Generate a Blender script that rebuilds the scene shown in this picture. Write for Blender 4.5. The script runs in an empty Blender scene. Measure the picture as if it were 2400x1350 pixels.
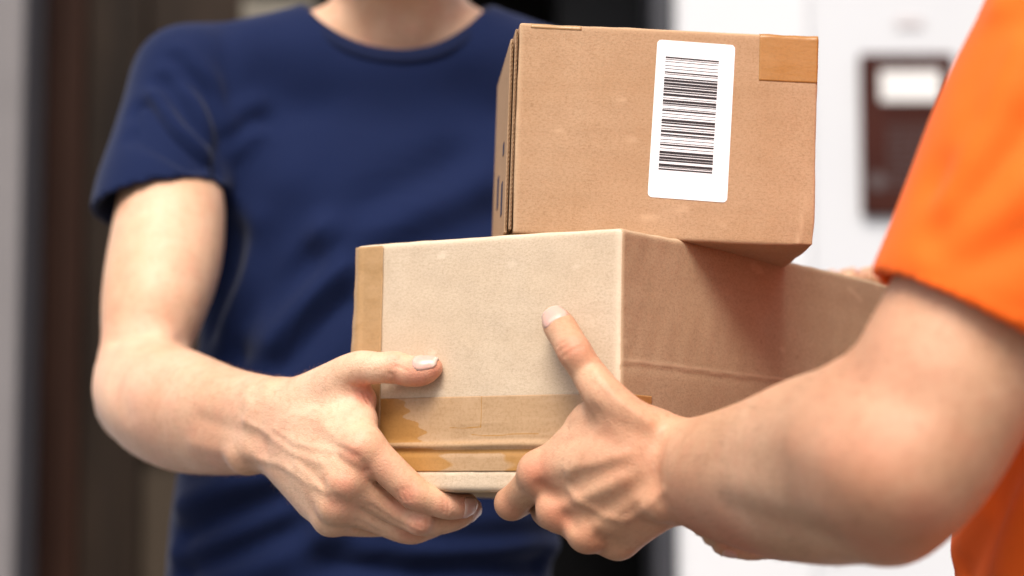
import bpy, bmesh, math, random
import numpy as np
from mathutils import Vector, Matrix
from mathutils.bvhtree import BVHTree

# ------------------------------------------------------------------ camera, sky, sun, exposure
sc = bpy.context.scene
F_PX, CX, CY = 5667.0, 1200.0, 675.0            # photograph is 2400 x 1350
PITCH = math.radians(5.9)
CAM = np.array([0.0, 0.0, 1.02])
FWD = np.array([0.0, math.cos(PITCH), math.sin(PITCH)])
UPV = np.array([0.0, -math.sin(PITCH), math.cos(PITCH)])
RGT = np.array([1.0, 0.0, 0.0])
cam_data = bpy.data.cameras.new('camera')
cam_data.sensor_width = 36.0
cam_data.lens = 36.0 * F_PX / 2400.0
cam_data.clip_start = 0.05
cam_data.clip_end = 500.0
cam_data.dof.use_dof = True
cam_data.dof.focus_distance = 1.545
cam_data.dof.aperture_fstop = 3.6
cam_data.dof.aperture_blades = 0
cam = bpy.data.objects.new('camera', cam_data)
sc.collection.objects.link(cam)
cam.location = CAM
cam.rotation_euler = (math.pi / 2 + PITCH, 0, 0)
sc.camera = cam

SUN_EL, SUN_AZ = math.radians(53), math.radians(-12)      # azimuth seen from the scene, 0 = towards the camera, minus = image left
world = bpy.data.worlds.new('World'); sc.world = world; world.use_nodes = True
wn = world.node_tree.nodes; wl = world.node_tree.links
bg = wn['Background']; bg.inputs['Strength'].default_value = 0.065
sky = wn.new('ShaderNodeTexSky'); sky.sky_type = 'NISHITA'; sky.sun_disc = False
sun_dir = np.array([math.sin(SUN_AZ) * math.cos(SUN_EL), -math.cos(SUN_AZ) * math.cos(SUN_EL), math.sin(SUN_EL)])
sky.sun_elevation = SUN_EL
sky.sun_rotation = math.atan2(sun_dir[0], sun_dir[1])
sky.air_density = 1.0; sky.dust_density = 4.0; sky.ozone_density = 0.4
wl.new(sky.outputs['Color'], bg.inputs['Color'])
sl = bpy.data.lights.new('sun', 'SUN'); sl.energy = 1.5; sl.angle = math.radians(32); sl.color = (1.0, 0.95, 0.87)
so = bpy.data.objects.new('sun', sl); sc.collection.objects.link(so)
so.rotation_euler = Vector(sun_dir).to_track_quat('Z', 'Y').to_euler()
so.location = (-2, -3, 5)
sc.view_settings.view_transform = 'Standard'; sc.view_settings.look = 'None'
sc.view_settings.exposure = 1.42; sc.view_settings.gamma = 1.0; sc.view_settings.use_curve_mapping = False
sc.render.engine = 'CYCLES'
sc.cycles.use_denoising = True
sc.cycles.max_bounces = 8

def P(px, py, d):
    """photo pixel + depth along the lens axis (m) -> world point"""
    return CAM + d * (FWD + (px - CX) / F_PX * RGT - (py - CY) / F_PX * UPV)
def raydir(px, py):
    v = FWD + (px - CX) / F_PX * RGT - (py - CY) / F_PX * UPV
    return v / np.linalg.norm(v)
def camvec(x, y, z):
    """image right, image up, towards camera -> world direction"""
    v = x * RGT + y * UPV - z * FWD
    return v / np.linalg.norm(v)
def cam2world(c):
    return CAM + c[0] * RGT - c[1] * UPV + c[2] * FWD
def dir2world(c):
    return c[0] * RGT - c[1] * UPV + c[2] * FWD

# ------------------------------------------------------------------ small helpers
def link(o): sc.collection.objects.link(o); return o
def tag(o, label=None, cat=None, group=None, kind=None):
    if label: o['label'] = label
    if cat: o['category'] = cat
    if group: o['group'] = group
    if kind: o['kind'] = kind
    return o
def fast_mesh(name, verts, faces, smooth=True):
    me = bpy.data.meshes.new(name)
    v = np.asarray(verts, dtype=np.float32); f = np.asarray(faces, dtype=np.int32)
    me.vertices.add(len(v)); me.vertices.foreach_set('co', v.ravel())
    n = f.shape[1]
    me.loops.add(f.size); me.loops.foreach_set('vertex_index', f.ravel())
    me.polygons.add(len(f))
    me.polygons.foreach_set('loop_start', np.arange(0, f.size, n, dtype=np.int32))
    me.polygons.foreach_set('loop_total', np.full(len(f), n, dtype=np.int32))
    me.polygons.foreach_set('use_smooth', np.full(len(f), smooth))
    me.update(calc_edges=True); me.validate()
    return me
def mkobj(name, me, mat, parent=None, loc=(0, 0, 0)):
    o = bpy.data.objects.new(name, me); o.location = loc
    if mat: me.materials.append(mat)
    if parent: o.parent = parent
    return link(o)
def bm_obj(name, bm, mat, parent=None, loc=(0, 0, 0), smooth=False):
    me = bpy.data.meshes.new(name)
    bmesh.ops.recalc_face_normals(bm, faces=bm.faces[:])
    bm.to_mesh(me); bm.free()
    if smooth: me.polygons.foreach_set('use_smooth', [True] * len(me.polygons))
    return mkobj(name, me, mat, parent, loc)
def bm_box(bm, lo, hi, bevel=0.0, seg=2):
    r = bmesh.ops.create_cube(bm, size=1.0)
    for v in r['verts']:
        v.co = Vector([lo[i] + (v.co[i] + .5) * (hi[i] - lo[i]) for i in range(3)])
    if bevel > 0:
        es = list({e for v in r['verts'] for e in v.link_edges})
        bmesh.ops.bevel(bm, geom=es, offset=bevel, segments=seg, affect='EDGES', profile=.5)
def box_obj(name, lo, hi, mat, parent=None, bevel=0.0, seg=2):
    bm = bmesh.new(); bm_box(bm, lo, hi, bevel, seg)
    return bm_obj(name, bm, mat, parent)
def add_attr(me, name, arr):
    a = me.attributes.new(name, 'FLOAT', 'POINT'); a.data.foreach_set('value', np.asarray(arr, dtype=np.float32))

# ------------------------------------------------------------------ materials
class NT:
    def __init__(s, name):
        s.m = bpy.data.materials.new(name); s.m.use_nodes = True
        s.n = s.m.node_tree.nodes; s.l = s.m.node_tree.links; s.b = s.n['Principled BSDF']
    def node(s, t, **kw):
        nd = s.n.new(t)
        for k, v in kw.items():
            if k in nd.inputs.keys(): nd.inputs[k].default_value = v
            else: setattr(nd, k, v)
        return nd
    def set(s, **kw):
        for k, v in kw.items(): s.b.inputs[k.replace('_', ' ')].default_value = v
    def coord(s, out='Object', scale=(1, 1, 1), rot=(0, 0, 0)):
        tc = s.node('ShaderNodeTexCoord'); mp = s.node('ShaderNodeMapping')
        mp.inputs['Scale'].default_value = scale; mp.inputs['Rotation'].default_value = rot
        s.l.new(tc.outputs[out], mp.inputs['Vector']); return mp.outputs['Vector']
    def noise(s, vec, scale, detail=4, rough=.55):
        nd = s.node('ShaderNodeTexNoise'); nd.inputs['Scale'].default_value = scale
        nd.inputs['Detail'].default_value = detail; nd.inputs['Roughness'].default_value = rough
        s.l.new(vec, nd.inputs['Vector']); return nd.outputs['Fac']
    def ramp(s, fac, stops):
        r = s.node('ShaderNodeValToRGB'); e = r.color_ramp.elements
        while len(e) < len(stops): e.new(.5)
        for i, (p, c) in enumerate(stops):
            e[i].position = p; e[i].color = (*c, 1) if len(c) == 3 else c
        s.l.new(fac, r.inputs['Fac']); return r.outputs['Color']
    def mix(s, fac, a, b, mode='MIX'):
        m = s.node('ShaderNodeMix', data_type='RGBA', blend_type=mode)
        for sock, v in ((m.inputs[0], fac), (m.inputs[6], a), (m.inputs[7], b)):
            if hasattr(v, 'is_linked') or hasattr(v, 'links'): s.l.new(v, sock)
            else: sock.default_value = v if not isinstance(v, tuple) else (*v, 1)[:4]
        return m.outputs[2]
    def math(s, op, a, b=None):
        m = s.node('ShaderNodeMath', operation=op)
        for i, v in enumerate((a, b)):
            if v is None: continue
            if hasattr(v, 'links'): s.l.new(v, m.inputs[i])
            else: m.inputs[i].default_value = v
        return m.outputs[0]
    def attr(s, name):
        a = s.node('ShaderNodeAttribute'); a.attribute_name = name; return a.outputs['Fac']
    def bump(s, h, strength, dist, prev=None):
        b = s.node('ShaderNodeBump'); b.inputs['Strength'].default_value = strength; b.inputs['Distance'].default_value = dist
        s.l.new(h, b.inputs['Height'])
        if prev: s.l.new(prev, b.inputs['Normal'])
        return b.outputs['Normal']
    def color(s, c): s.l.new(c, s.b.inputs['Base Color'])
    def normal(s, n): s.l.new(n, s.b.inputs['Normal'])

def skin_mat(name, light, dark, red):
    t = NT(name); v = t.coord()
    mott = t.noise(v, 55, 5, .6); big = t.noise(v, 14, 3)
    c = t.mix(t.ramp(big, [(.32, (0, 0, 0)), (.68, (1, 1, 1))]), light, dark)
    c = t.mix(t.ramp(mott, [(.45, (0, 0, 0)), (.72, (.32, .32, .32))]), c, red)
    c = t.mix(t.ramp(t.noise(v, 210, 4, .65), [(.50, (0, 0, 0)), (.75, (.42, .42, .42))]), c, (dark[0] * .72, dark[1] * .62, dark[2] * .55))
    c = t.mix(t.ramp(t.noise(v, 90, 4, .6), [(.55, (0, 0, 0)), (.75, (.25, .25, .25))]), c, (light[0] * 1.12, light[1] * 1.12, light[2] * 1.12))
    c = t.mix(t.attr('red'), c, red)
    t.color(c)
    t.set(Roughness=.5, Subsurface_Weight=.15, Subsurface_Scale=.003)
    t.b.inputs['Subsurface Radius'].default_value = (1.0, .36, .2)
    t.b.inputs['Specular IOR Level'].default_value = .38
    fine = t.noise(v, 620, 3, .6)
    vo = t.node('ShaderNodeTexVoronoi'); vo.inputs['Scale'].default_value = 900; t.l.new(v, vo.inputs['Vector'])
    n1 = t.bump(fine, .4, .0008); n2 = t.bump(vo.outputs['Distance'], .25, .0006, n1)
    n3 = t.bump(mott, .25, .0015, n2)
    t.normal(n3); return t.m
def nail_mat(name):
    t = NT(name); t.set(Roughness=.28, Subsurface_Weight=.2, Subsurface_Scale=.002)
    v = t.coord(); c = t.mix(t.attr('tip'), (.64, .37, .30), (.70, .50, .42)); t.color(c)
    t.normal(t.bump(t.noise(v, 300, 2), .05, .0005)); return t.m
def cloth_mat(name, base, dark, rough=.85, sheen=.25):
    t = NT(name); v = t.coord()
    n = t.noise(v, 9, 4)
    t.color(t.mix(n, base, dark)); t.set(Roughness=rough)
    t.b.inputs['Sheen Weight'].default_value = sheen * .3
    t.b.inputs['Specular IOR Level'].default_value = .15
    knit = t.node('ShaderNodeTexWave'); knit.inputs['Scale'].default_value = 260; knit.inputs['Distortion'].default_value = 1.2
    t.l.new(v, knit.inputs['Vector'])
    t.normal(t.bump(t.noise(v, 900, 2), .25, .0006, t.bump(knit.outputs['Fac'], .1, .0004))); return t.m
def card_mat(name, base, dark, pale):
    t = NT(name); v = t.coord(); vs = t.coord(scale=(1, 1, 4))
    fib = t.noise(t.coord(scale=(1, 1, 1.9)), 420, 5, .75); cloud = t.noise(v, 16, 4, .6); fine = t.noise(v, 800, 3, .75)
    streak = t.noise(t.coord(scale=(1, 1, 14)), 9, 4, .6)
    c = t.mix(t.ramp(cloud, [(.30, (0, 0, 0)), (.72, (1, 1, 1))]), base, pale)
    c = t.mix(t.ramp(streak, [(.45, (0, 0, 0)), (.8, (.16, .16, .16))]), c, dark)
    c = t.mix(t.ramp(fib, [(.46, (.0, .0, .0)), (.70, (.62, .62, .62))]), c, dark)
    c = t.mix(t.ramp(fine, [(.52, (0, 0, 0)), (.74, (.6, .6, .6))]), c, dark)
    c = t.mix(t.ramp(t.noise(v, 640, 3, .7), [(.55, (0, 0, 0)), (.75, (.6, .6, .6))]), c, pale)
    c = t.mix(t.ramp(t.noise(v, 150, 2, .5), [(.73, (0, 0, 0)), (.77, (.5, .5, .5))]), c, dark)
    c = t.mix(t.attr('wear'), c, (min(1, pale[0] * 1.22), min(1, pale[1] * 1.25), min(1, pale[2] * 1.28)))
    t.color(c); t.set(Roughness=.82); t.b.inputs['Specular IOR Level'].default_value = .25
    t.normal(t.bump(fib, .35, .0006, t.bump(cloud, .15, .002))); return t.m
def tape_mat(name, wet, dry, seed=0.0, cut=.5):
    t = NT(name); v = t.coord(); mp = t.coord(scale=(1, 1, 1.6))
    n = t.noise(mp, 34, 6, .55)
    ad = t.node('ShaderNodeVectorMath', operation='ADD'); ad.inputs[1].default_value = (seed, seed * 1.7, seed * .3)
    t.l.new(v, ad.inputs[0])
    jit = t.math('MULTIPLY_ADD', t.noise(ad.outputs[0], 60, 5, .6), .5); jit.node.inputs[2].default_value = -.25
    stick = t.ramp(t.math('ADD', t.attr('loose_glint'), jit), [(cut - .12, (0, 0, 0)), (cut + .12, (1, 1, 1))])
    c = t.mix(stick, wet, dry)
    c = t.mix(t.ramp(t.noise(v, 500, 3), [(.45, (0, 0, 0)), (.8, (.35, .35, .35))]), c, (wet[0] * .6, wet[1] * .6, wet[2] * .6))
    t.color(c); t.set(Roughness=.26); t.b.inputs['Specular IOR Level'].default_value = .5
    wr = t.noise(t.coord(scale=(1, 1, 3)), 40, 5, .6)
    t.normal(t.bump(wr, .2, .002, t.bump(n, .2, .001))); return t.m
def plain_mat(name, col, rough=.6, var=.12, scale=8, spec=.4, bump=.1):
    t = NT(name); v = t.coord(); n = t.noise(v, scale, 5)
    d = tuple(x * (1 - var) for x in col); l = tuple(min(1, x * (1 + var)) for x in col)
    t.color(t.ramp(n, [(.3, d), (.7, l)])); t.set(Roughness=rough); t.b.inputs['Specular IOR Level'].default_value = spec
    t.normal(t.bump(t.noise(v, scale * 9, 4), bump, .003)); return t.m
def wood_mat(name, a, b, rough=.5):
    t = NT(name); v = t.coord(scale=(7, 7, 1.3)); n = t.noise(v, 2.2, 5, .55)
    t.color(t.ramp(n, [(.3, a), (.7, b)])); t.set(Roughness=rough); t.b.inputs['Specular IOR Level'].default_value = .12; t.normal(t.bump(n, .2, .002)); return t.m

M_SKIN_A = skin_mat('skin_fair', (.72, .455, .305), (.60, .345, .205), (.60, .225, .145))
M_SKIN_B = skin_mat('skin_tanned', (.63, .37, .23), (.49, .265, .15), (.53, .20, .115))
M_NAIL = nail_mat('nail')
M_NAVY = cloth_mat('navy_cotton', (.0034, .0105, .051), (.0027, .0082, .039))
M_NAVY_RIB = cloth_mat('navy_rib', (.0050, .0105, .042), (.0042, .0085, .034))
M_ORANGE = cloth_mat('orange_polyester', (.90, .150, .014), (.86, .125, .010), .7, .15)
M_DENIM = cloth_mat('dark_trousers', (.012, .014, .022), (.008, .009, .015))
M_HAIR = plain_mat('hair', (.05, .03, .02), .6, .3, 60)
M_SHOE = plain_mat('shoe_leather', (.03, .025, .02), .4)
M_SOLE = plain_mat('sole_rubber', (.5, .5, .48), .8)
M_EYE = plain_mat('eye_white', (.8, .78, .75), .2, .03)

# ------------------------------------------------------------------ setting: ground and facade
WALL_Y = 3.62                        # street face of the white wall; one pixel there is 0.64 mm
def wx(px): return (px - CX) / F_PX * (WALL_Y * math.cos(PITCH) + 0.16 * math.sin(PITCH))
def wz(py): return P(1200, py, 1)[2] * 0 + CAM[2] + WALL_Y * math.tan(PITCH + math.atan((CY - py) / F_PX))
M_PAVE = plain_mat('paving', (.13, .125, .12), .85, .2, 6)
M_WHITE = plain_mat('white_render', (.58, .585, .605), .7, .02, 5, bump=.05)
M_WHITE2 = plain_mat('white_panel', (.63, .63, .645), .5, .015, 4, bump=.03)
M_GREYFRAME = plain_mat('grey_frame', (.17, .155, .155), .5, .05)  # even mid grey for the post at the far left
M_BROWN = wood_mat('dark_brown_wood', (.0085, .0052, .0034), (.030, .019, .0125))
M_REDBROWN = wood_mat('red_brown_wood', (.022, .0085, .0048), (.035, .0145, .0085))
M_TAN = wood_mat('tan_wood', (.030, .021, .014), (.052, .038, .026), .6)
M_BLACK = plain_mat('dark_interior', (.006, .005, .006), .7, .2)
M_DKGREY = plain_mat('dark_grey_metal', (.035, .035, .042), .5)
M_PLAQUE = plain_mat('brown_plaque', (.045, .012, .008), .6, .15, 12, .1)
M_PAPER = plain_mat('paper', (.72, .70, .68), .7, .03)
M_GREYTEXT = plain_mat('grey_print', (.075, .055, .055), .7)
M_BEIGE = plain_mat('plain_beige', (.15, .13, .10), .5)
bm = bmesh.new()
r = bmesh.ops.create_grid(bm, x_segments=1, y_segments=1, size=1)
for v in r['verts']: v.co = (v.co.x * 150, v.co.y * 150, 0)
tag(bm_obj('pavement_ground', bm, M_PAVE), kind='structure')
xL, xR = wx(48), wx(1588)
wall = tag(box_obj('house_wall', (xR + .0, WALL_Y, 0), (4.0, WALL_Y + .3, 4.2), M_WHITE),
           'smooth white rendered house wall right of the dark doorway', 'wall')
wall2 = tag(box_obj('house_wall', (-4.0, WALL_Y, 0), (xL - .10, WALL_Y + .3, 4.2), M_WHITE),
            'white rendered house wall left of the grey door frame', 'wall')
wall3 = tag(box_obj('house_wall', (xL - .10, WALL_Y, 2.35), (xR, WALL_Y + .3, 4.2), M_WHITE),
            'white house wall above the dark doorway', 'wall')
# a flat white board on the wall whose left part is a touch nearer (faint seam in the photo)
box_obj('render_panel', (xR + .004, WALL_Y - .012, .1), (wx(1905), WALL_Y - .002, 4.0), M_WHITE2, wall, .004)
box_obj('post', (xL - .10, WALL_Y - .03, 0), (xL, WALL_Y + .22, 2.35), M_GREYFRAME,
        tag(link(bpy.data.objects.new('door_frame', None)), 'grey door frame at the far left', 'door frame'), .006)
# doorway: dark door leaf standing back in the opening, with stiles, rails, panels; right half open to a black hall
door = tag(link(bpy.data.objects.new('front_door', None)), 'dark brown panelled wooden front door behind the man in navy', 'door')
dy = WALL_Y + .12
box_obj('stile', (xL + .002, dy, 0.02), (wx(150), dy + .05, 2.33), M_REDBROWN, door, .004)
box_obj('stile', (wx(268), dy, 0.02), (wx(300), dy + .05, 2.33), M_BROWN, door, .004)
box_obj('panel', (wx(150) + .001, dy + .018, 0.02), (wx(268) - .001, dy + .04, 2.33), M_BROWN, door)
box_obj('panel', (wx(300) + .001, dy + .018, 0.02), (wx(400), dy + .04, wz(1060)), M_TAN, door)  # lower panel in a lighter tan than the other panels
box_obj('rail', (wx(300) + .001, dy, wz(1058)), (wx(470), dy + .05, wz(985)), M_BROWN, door, .004)
box_obj('panel', (wx(300) + .001, dy + .018, wz(984)), (wx(528), dy + .04, wz(300)), M_BROWN, door)
box_obj('beige_plate', (wx(535), dy - .006, wz(16)), (wx(720), dy + .02, wz(-40)), M_BEIGE, door, .003)  # small beige piece high on the door
box_obj('panel', (wx(300) + .001, dy + .018, wz(299)), (wx(528), dy + .04, 2.33), M_BROWN, door)
box_obj('stile', (wx(529), dy + .021, 0.02), (wx(560), dy + .05, 2.33), M_BROWN, door)
hall = tag(link(bpy.data.objects.new('dark_hallway', None)), kind='structure')
box_obj('back_wall', (wx(300), WALL_Y + 1.6, 0), (xR + .6, WALL_Y + 1.65, 2.4), M_BLACK, hall)
box_obj('side_wall', (xR + .56, WALL_Y + .3, 0), (xR + .6, WALL_Y + 1.6, 2.4), M_BLACK, hall)
box_obj('side_wall', (xL - .6, WALL_Y + .3, 0), (xL - .55, WALL_Y + 1.6, 2.4), M_BLACK, hall)
box_obj('back_wall', (xL - .6, WALL_Y + 1.6, 0), (wx(300), WALL_Y + 1.65, 2.4), M_BLACK, hall)
box_obj('hall_ceiling', (xL - .6, WALL_Y + .3, 2.4), (xR + .6, WALL_Y + 1.6, 2.45), M_BLACK, hall)
box_obj('hall_floor', (xL - .6, WALL_Y + .3, .0), (xR + .6, WALL_Y + 1.6, .02), M_BLACK, hall)
jamb = tag(box_obj('door_jamb', (wx(1535), WALL_Y + .004, 0), (xR - .001, WALL_Y + .25, 2.35), M_DKGREY, None, .004),
           'dark grey door jamb beside the white wall', 'door jamb')
cabinet = tag(box_obj('hall_cabinet', (wx(1330), WALL_Y + .9, 1.15), (wx(1700), WALL_Y + 1.2, 2.2), M_DKGREY, None, .01),
              'dark grey cabinet in the black hallway behind the top box', 'cabinet')
# brown plaque with paper notice and rows of grey lettering
pq = tag(link(bpy.data.objects.new('notice_plaque', None)), 'dark brown notice plaque with white paper on the white wall', 'plaque')
px0, px1, pz0, pz1 = wx(2025), wx(2250), wz(508), wz(128)
box_obj('board', (px0, WALL_Y - .014, pz0), (px1, WALL_Y - .0005, pz1), M_PLAQUE, pq, .006)
box_obj('paper', (wx(2072), WALL_Y - .0165, wz(242)), (wx(2215), WALL_Y - .0142, wz(170)), M_PAPER, pq, .001)
random.seed(4)
bm = bmesh.new()
for row in range(9):
    z = 300 + row * 17; x = 2085 + random.random() * 8
    while x < 2200:
        w = random.uniform(8, 24)
        bm_box(bm, (wx(x), WALL_Y - .0152, wz(z + 6)), (wx(min(x + w, 2205)), WALL_Y - .0142, wz(z))); x += w + 6
for k in range(11):
    bm_box(bm, (wx(2070 + k * 13), WALL_Y - .0152, wz(152)), (wx(2070 + k * 13 + 8), WALL_Y - .0142, wz(140)))
tag(bm_obj('lettering', bm, M_GREYTEXT, pq), kind='stuff')
bm = bmesh.new()
c = bmesh.ops.create_circle(bm, cap_ends=True, segments=24, radius=.013)
for v in c['verts']: v.co = (wx(2062) + v.co.x, WALL_Y - .0152, wz(428) + v.co.y)
bm_obj('emblem', bm, M_GREYTEXT, pq)
tag(box_obj('house_number', (wx(2115), WALL_Y - .004, wz(62)), (wx(2180), WALL_Y - .0005, wz(44)), plain_mat('faded_print', (.55, .50, .50)), None),
    'small faded mark on the white wall above the plaque', 'wall mark')

# ------------------------------------------------------------------ the two cardboard boxes (poses solved from their photo corners)
LB = cam2world(np.array([.0682867, -.0381154, 1.5]))                     # near top corner of the lower box
E1 = dir2world(np.array([-0.81303932, 0.04513675, 0.5804565]))           # along the pale face, to the left
E2 = dir2world(np.array([0.58192718, 0.09400718, 0.80778921]))           # along the brown face, to the right and back
E3 = dir2world(np.array([-0.0181061, 0.9945478, -0.10269784]))           # down
LW, LL, LH = .2140, .40, .1648
UB = cam2world(np.array([6.839e-05, -3.4907e-02, 1.54890704]))
G1 = dir2world(np.array([0.99732171, 0.04236225, 0.0596225]))
G2 = dir2world(np.array([-0.0644182, 0.1227179, 0.99034873]))
G3 = dir2world(np.array([0.03463666, -0.99153707, 0.12511813]))
UW, UH, UD = .1959, .1386, .165
def frame(o, x, y, z):
    m = Matrix.Identity(4)
    for i in range(3): m[i][0], m[i][1], m[i][2], m[i][3] = x[i], y[i], z[i], o[i]
    return m
# lower box frame: X along the pale face from left to near corner, Y along the brown face backwards, Z up, origin at the pale face's left bottom
LO = LB + LW * E1 + LH * E3
L_MAT = frame(LO, -E1, E2, -E3)
U_MAT = frame(UB, G1, G2, G3)
def smooth_noise(p, f, seed):
    rs = np.random.RandomState(seed); out = np.zeros(len(p))
    for k in range(10):
        d = rs.normal(size=3); d /= np.linalg.norm(d)
        out += np.sin(p @ d * f * rs.uniform(.6, 1.6) * 6.28 + rs.uniform(0, 6.28))
    return out / 4.0
def round_box_mesh(name, size, r, step, disp):
    """box shell from six grids with rounded edges; disp(p, n) -> offset along n; also returns attribute 'wear' near the edges"""
    size = np.array(size); V, Fq = [], []; base = 0
    def axis(L):
        e = np.array([0, r * .3, r * .65, r]); m = np.linspace(r, L - r, max(3, int((L - 2 * r) / step) + 1))
        return np.concatenate([e[:-1], m, L - e[:-1][::-1]])
    for ax in range(3):
        u, w = (ax + 1) % 3, (ax + 2) % 3
        au, aw = axis(size[u]), axis(size[w])
        gu, gw = np.meshgrid(au, aw, indexing='ij'); nu, nw = gu.shape
        for side in (0, 1):
            p = np.zeros((nu * nw, 3)); p[:, u] = gu.ravel(); p[:, w] = gw.ravel(); p[:, ax] = side * size[ax]
            i = np.arange(nu * nw).reshape(nu, nw)
            q = np.stack([i[:-1, :-1], i[1:, :-1], i[1:, 1:], i[:-1, 1:]], -1).reshape(-1, 4)
            if not side: q = q[:, ::-1]
            V.append(p); Fq.append(q + base); base += len(p)
    p = np.concatenate(V); Fq = np.concatenate(Fq)
    q = np.clip(p, r, size - r); n = p - q; n /= np.linalg.norm(n, axis=1)[:, None]
    key = np.round(p * 1e6).astype(np.int64); _, first, inv = np.unique(key, axis=0, return_index=True, return_inverse=True)
    inv = inv.reshape(-1)
    p, q, n = p[first], q[first], n[first]; Fq = inv[Fq]
    surf = q + r * n
    surf = surf + disp(surf, n)[:, None] * n
    me = fast_mesh(name, surf, Fq)
    ed = 1 - np.abs(n).max(axis=1)
    sc_n = smooth_noise(surf * np.array([1, 1, 1.6]), 26, 55); wear = np.clip((sc_n - 1.15) * 2.2, 0, .45) + np.clip(ed * 3.2, 0, 1) * (.45 + .4 * np.clip(smooth_noise(surf, 30, 9) + .3, 0, 1))
    add_attr(me, 'wear', wear)
    return me
def lbump(x, c, s): return np.exp(-((x - c) / s) ** 2)
def disp_lower(p, n):
    d = .0007 * smooth_noise(p, 7, 1) + .00018 * smooth_noise(p, 45, 2)
    right = np.clip(n[:, 0] - .7, 0, .3) / .3
    zc = LH - .0832 + .0003 * np.sin(p[:, 1] * 40) - .0003 * np.sin(p[:, 1] * 190)
    d += right * (.0004 * lbump(p[:, 2], zc, .0011) - .0003 * lbump(p[:, 2], zc - .003, .0025) - .0012 * np.clip((zc + .035 - p[:, 2]) / .035, 0, 1) * (p[:, 2] > zc) * 0)
    d += right * .004 * lbump(p[:, 2], zc, .05) * np.clip(p[:, 1] / .1, 0, 1)
    front = np.clip(-n[:, 1] - .7, 0, .3) / .3
    d += front * (.0012 * lbump(p[:, 2], LH - .1345, .0022) - .0009 * lbump(p[:, 2], LH - .139, .002))
    d += front * .0008 * (p[:, 2] < LH - .1515)
    top = np.clip(n[:, 2] - .9, 0, .1) / .1
    ins = np.clip(np.minimum(np.minimum(p[:, 0], LW - p[:, 0]), np.minimum(p[:, 1], LL - p[:, 1])) / .03, 0, 1)
    d -= top * ins * .003
    left = np.clip(-n[:, 0] - .3, 0, .7) / .7
    d += left * (.0022 * lbump(p[:, 2], LH * .55, .03))
    return d
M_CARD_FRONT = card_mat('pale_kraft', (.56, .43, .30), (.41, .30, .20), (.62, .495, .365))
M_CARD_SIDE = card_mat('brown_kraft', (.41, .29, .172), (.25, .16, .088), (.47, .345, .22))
M_CARD_UP = card_mat('kraft', (.41, .245, .133), (.26, .145, .07), (.475, .305, .185))
M_FLUTE = card_mat('corrugated_edge', (.38, .23, .12), (.16, .09, .04), (.42, .27, .16))
lower = tag(link(bpy.data.objects.new('cardboard_box', None)), 'large pale cardboard parcel carried below, held by both men', 'box')
lower.matrix_world = L_MAT
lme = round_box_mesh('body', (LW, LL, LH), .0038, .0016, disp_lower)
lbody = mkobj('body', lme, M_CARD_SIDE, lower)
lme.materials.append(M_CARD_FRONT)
co = np.zeros(len(lme.vertices) * 3, np.float32); lme.vertices.foreach_get('co', co); co = co.reshape(-1, 3)
wv = np.zeros(len(co), np.float32); lme.attributes['wear'].data.foreach_get('value', wv)
zcr = LH - .0832 + .0003 * np.sin(co[:, 1] * 40) - .0003 * np.sin(co[:, 1] * 190)
wv = np.maximum(wv, .75 * np.exp(-((co[:, 2] - zcr - .0003) / .0009) ** 2) * (co[:, 0] > LW - .003))
wv = np.maximum(wv, .5 * np.clip((co[:, 0] - LW + .007) / .005, 0, 1) * (co[:, 1] < .004))
wv = np.maximum(wv, .35 * np.clip((co[:, 2] - LH + .004) / .004, 0, 1))
lme.attributes['wear'].data.foreach_set('value', wv)
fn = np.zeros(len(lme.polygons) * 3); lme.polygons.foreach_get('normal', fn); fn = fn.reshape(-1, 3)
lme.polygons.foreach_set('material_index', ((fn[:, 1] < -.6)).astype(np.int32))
def wrap_sheet(name, pts, w0, w1, nrm, mat, parent, off=.0004, ripple=None, loose_glint=None, seg=.0025, ragged=None, conform=None):
    """tape: strip following the polyline pts (list of (point, outward normal)) with cross direction nrm from w0 to w1"""
    nrm = np.array(nrm, float); V = []; cols = max(3, int(abs(w1 - w0) / seg) + 1); ws = np.linspace(w0, w1, cols)
    P0, N0 = [], []
    for (a, na), (b, nb) in zip(pts[:-1], pts[1:]):
        a, b, na, nb = map(lambda q: np.array(q, float), (a, b, na, nb))
        k = max(1, int(np.linalg.norm(b - a) / seg))
        for t in np.linspace(0, 1, k, endpoint=False): P0.append(a + t * (b - a)); nn = na + t * (nb - na); N0.append(nn / np.linalg.norm(nn))
    P0.append(np.array(pts[-1][0], float)); N0.append(np.array(pts[-1][1], float))
    P0, N0 = np.array(P0), np.array(N0); rows = len(P0)
    V = P0[:, None, :] + ws[None, :, None] * nrm[None, None, :]
    N = np.repeat(N0[:, None, :], cols, 1)
    V, N = V.reshape(-1, 3), N.reshape(-1, 3)
    h = np.full(len(V), off)
    if conform: h = h + conform(V, N)
    if ripple: h = h + ripple(V)
    V = V + h[:, None] * N
    if ragged is not None: V = ragged(V)
    i = np.arange(rows * cols).reshape(rows, cols)
    q = np.stack([i[:-1, :-1], i[1:, :-1], i[1:, 1:], i[:-1, 1:]], -1).reshape(-1, 4)
    me = fast_mesh(name, V, q)
    add_attr(me, 'loose_glint', loose_glint(V) if loose_glint else np.zeros(len(V)))
    o = mkobj(name, me, mat, parent)
    s = o.modifiers.new('thickness', 'SOLIDIFY'); s.thickness = .00012; s.offset = 0
    return o
M_TAPE1 = tape_mat('amber_tape', (.40, .205, .062), (.45, .285, .155), 1.3, .47)
M_TAPE2 = tape_mat('amber_tape_light', (.43, .255, .115), (.47, .305, .165), 4.1, .5)
M_TAPE3 = tape_mat('amber_tape_dark', (.38, .175, .045), (.43, .225, .075), 2.2, .55)
rr = .0038
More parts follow.
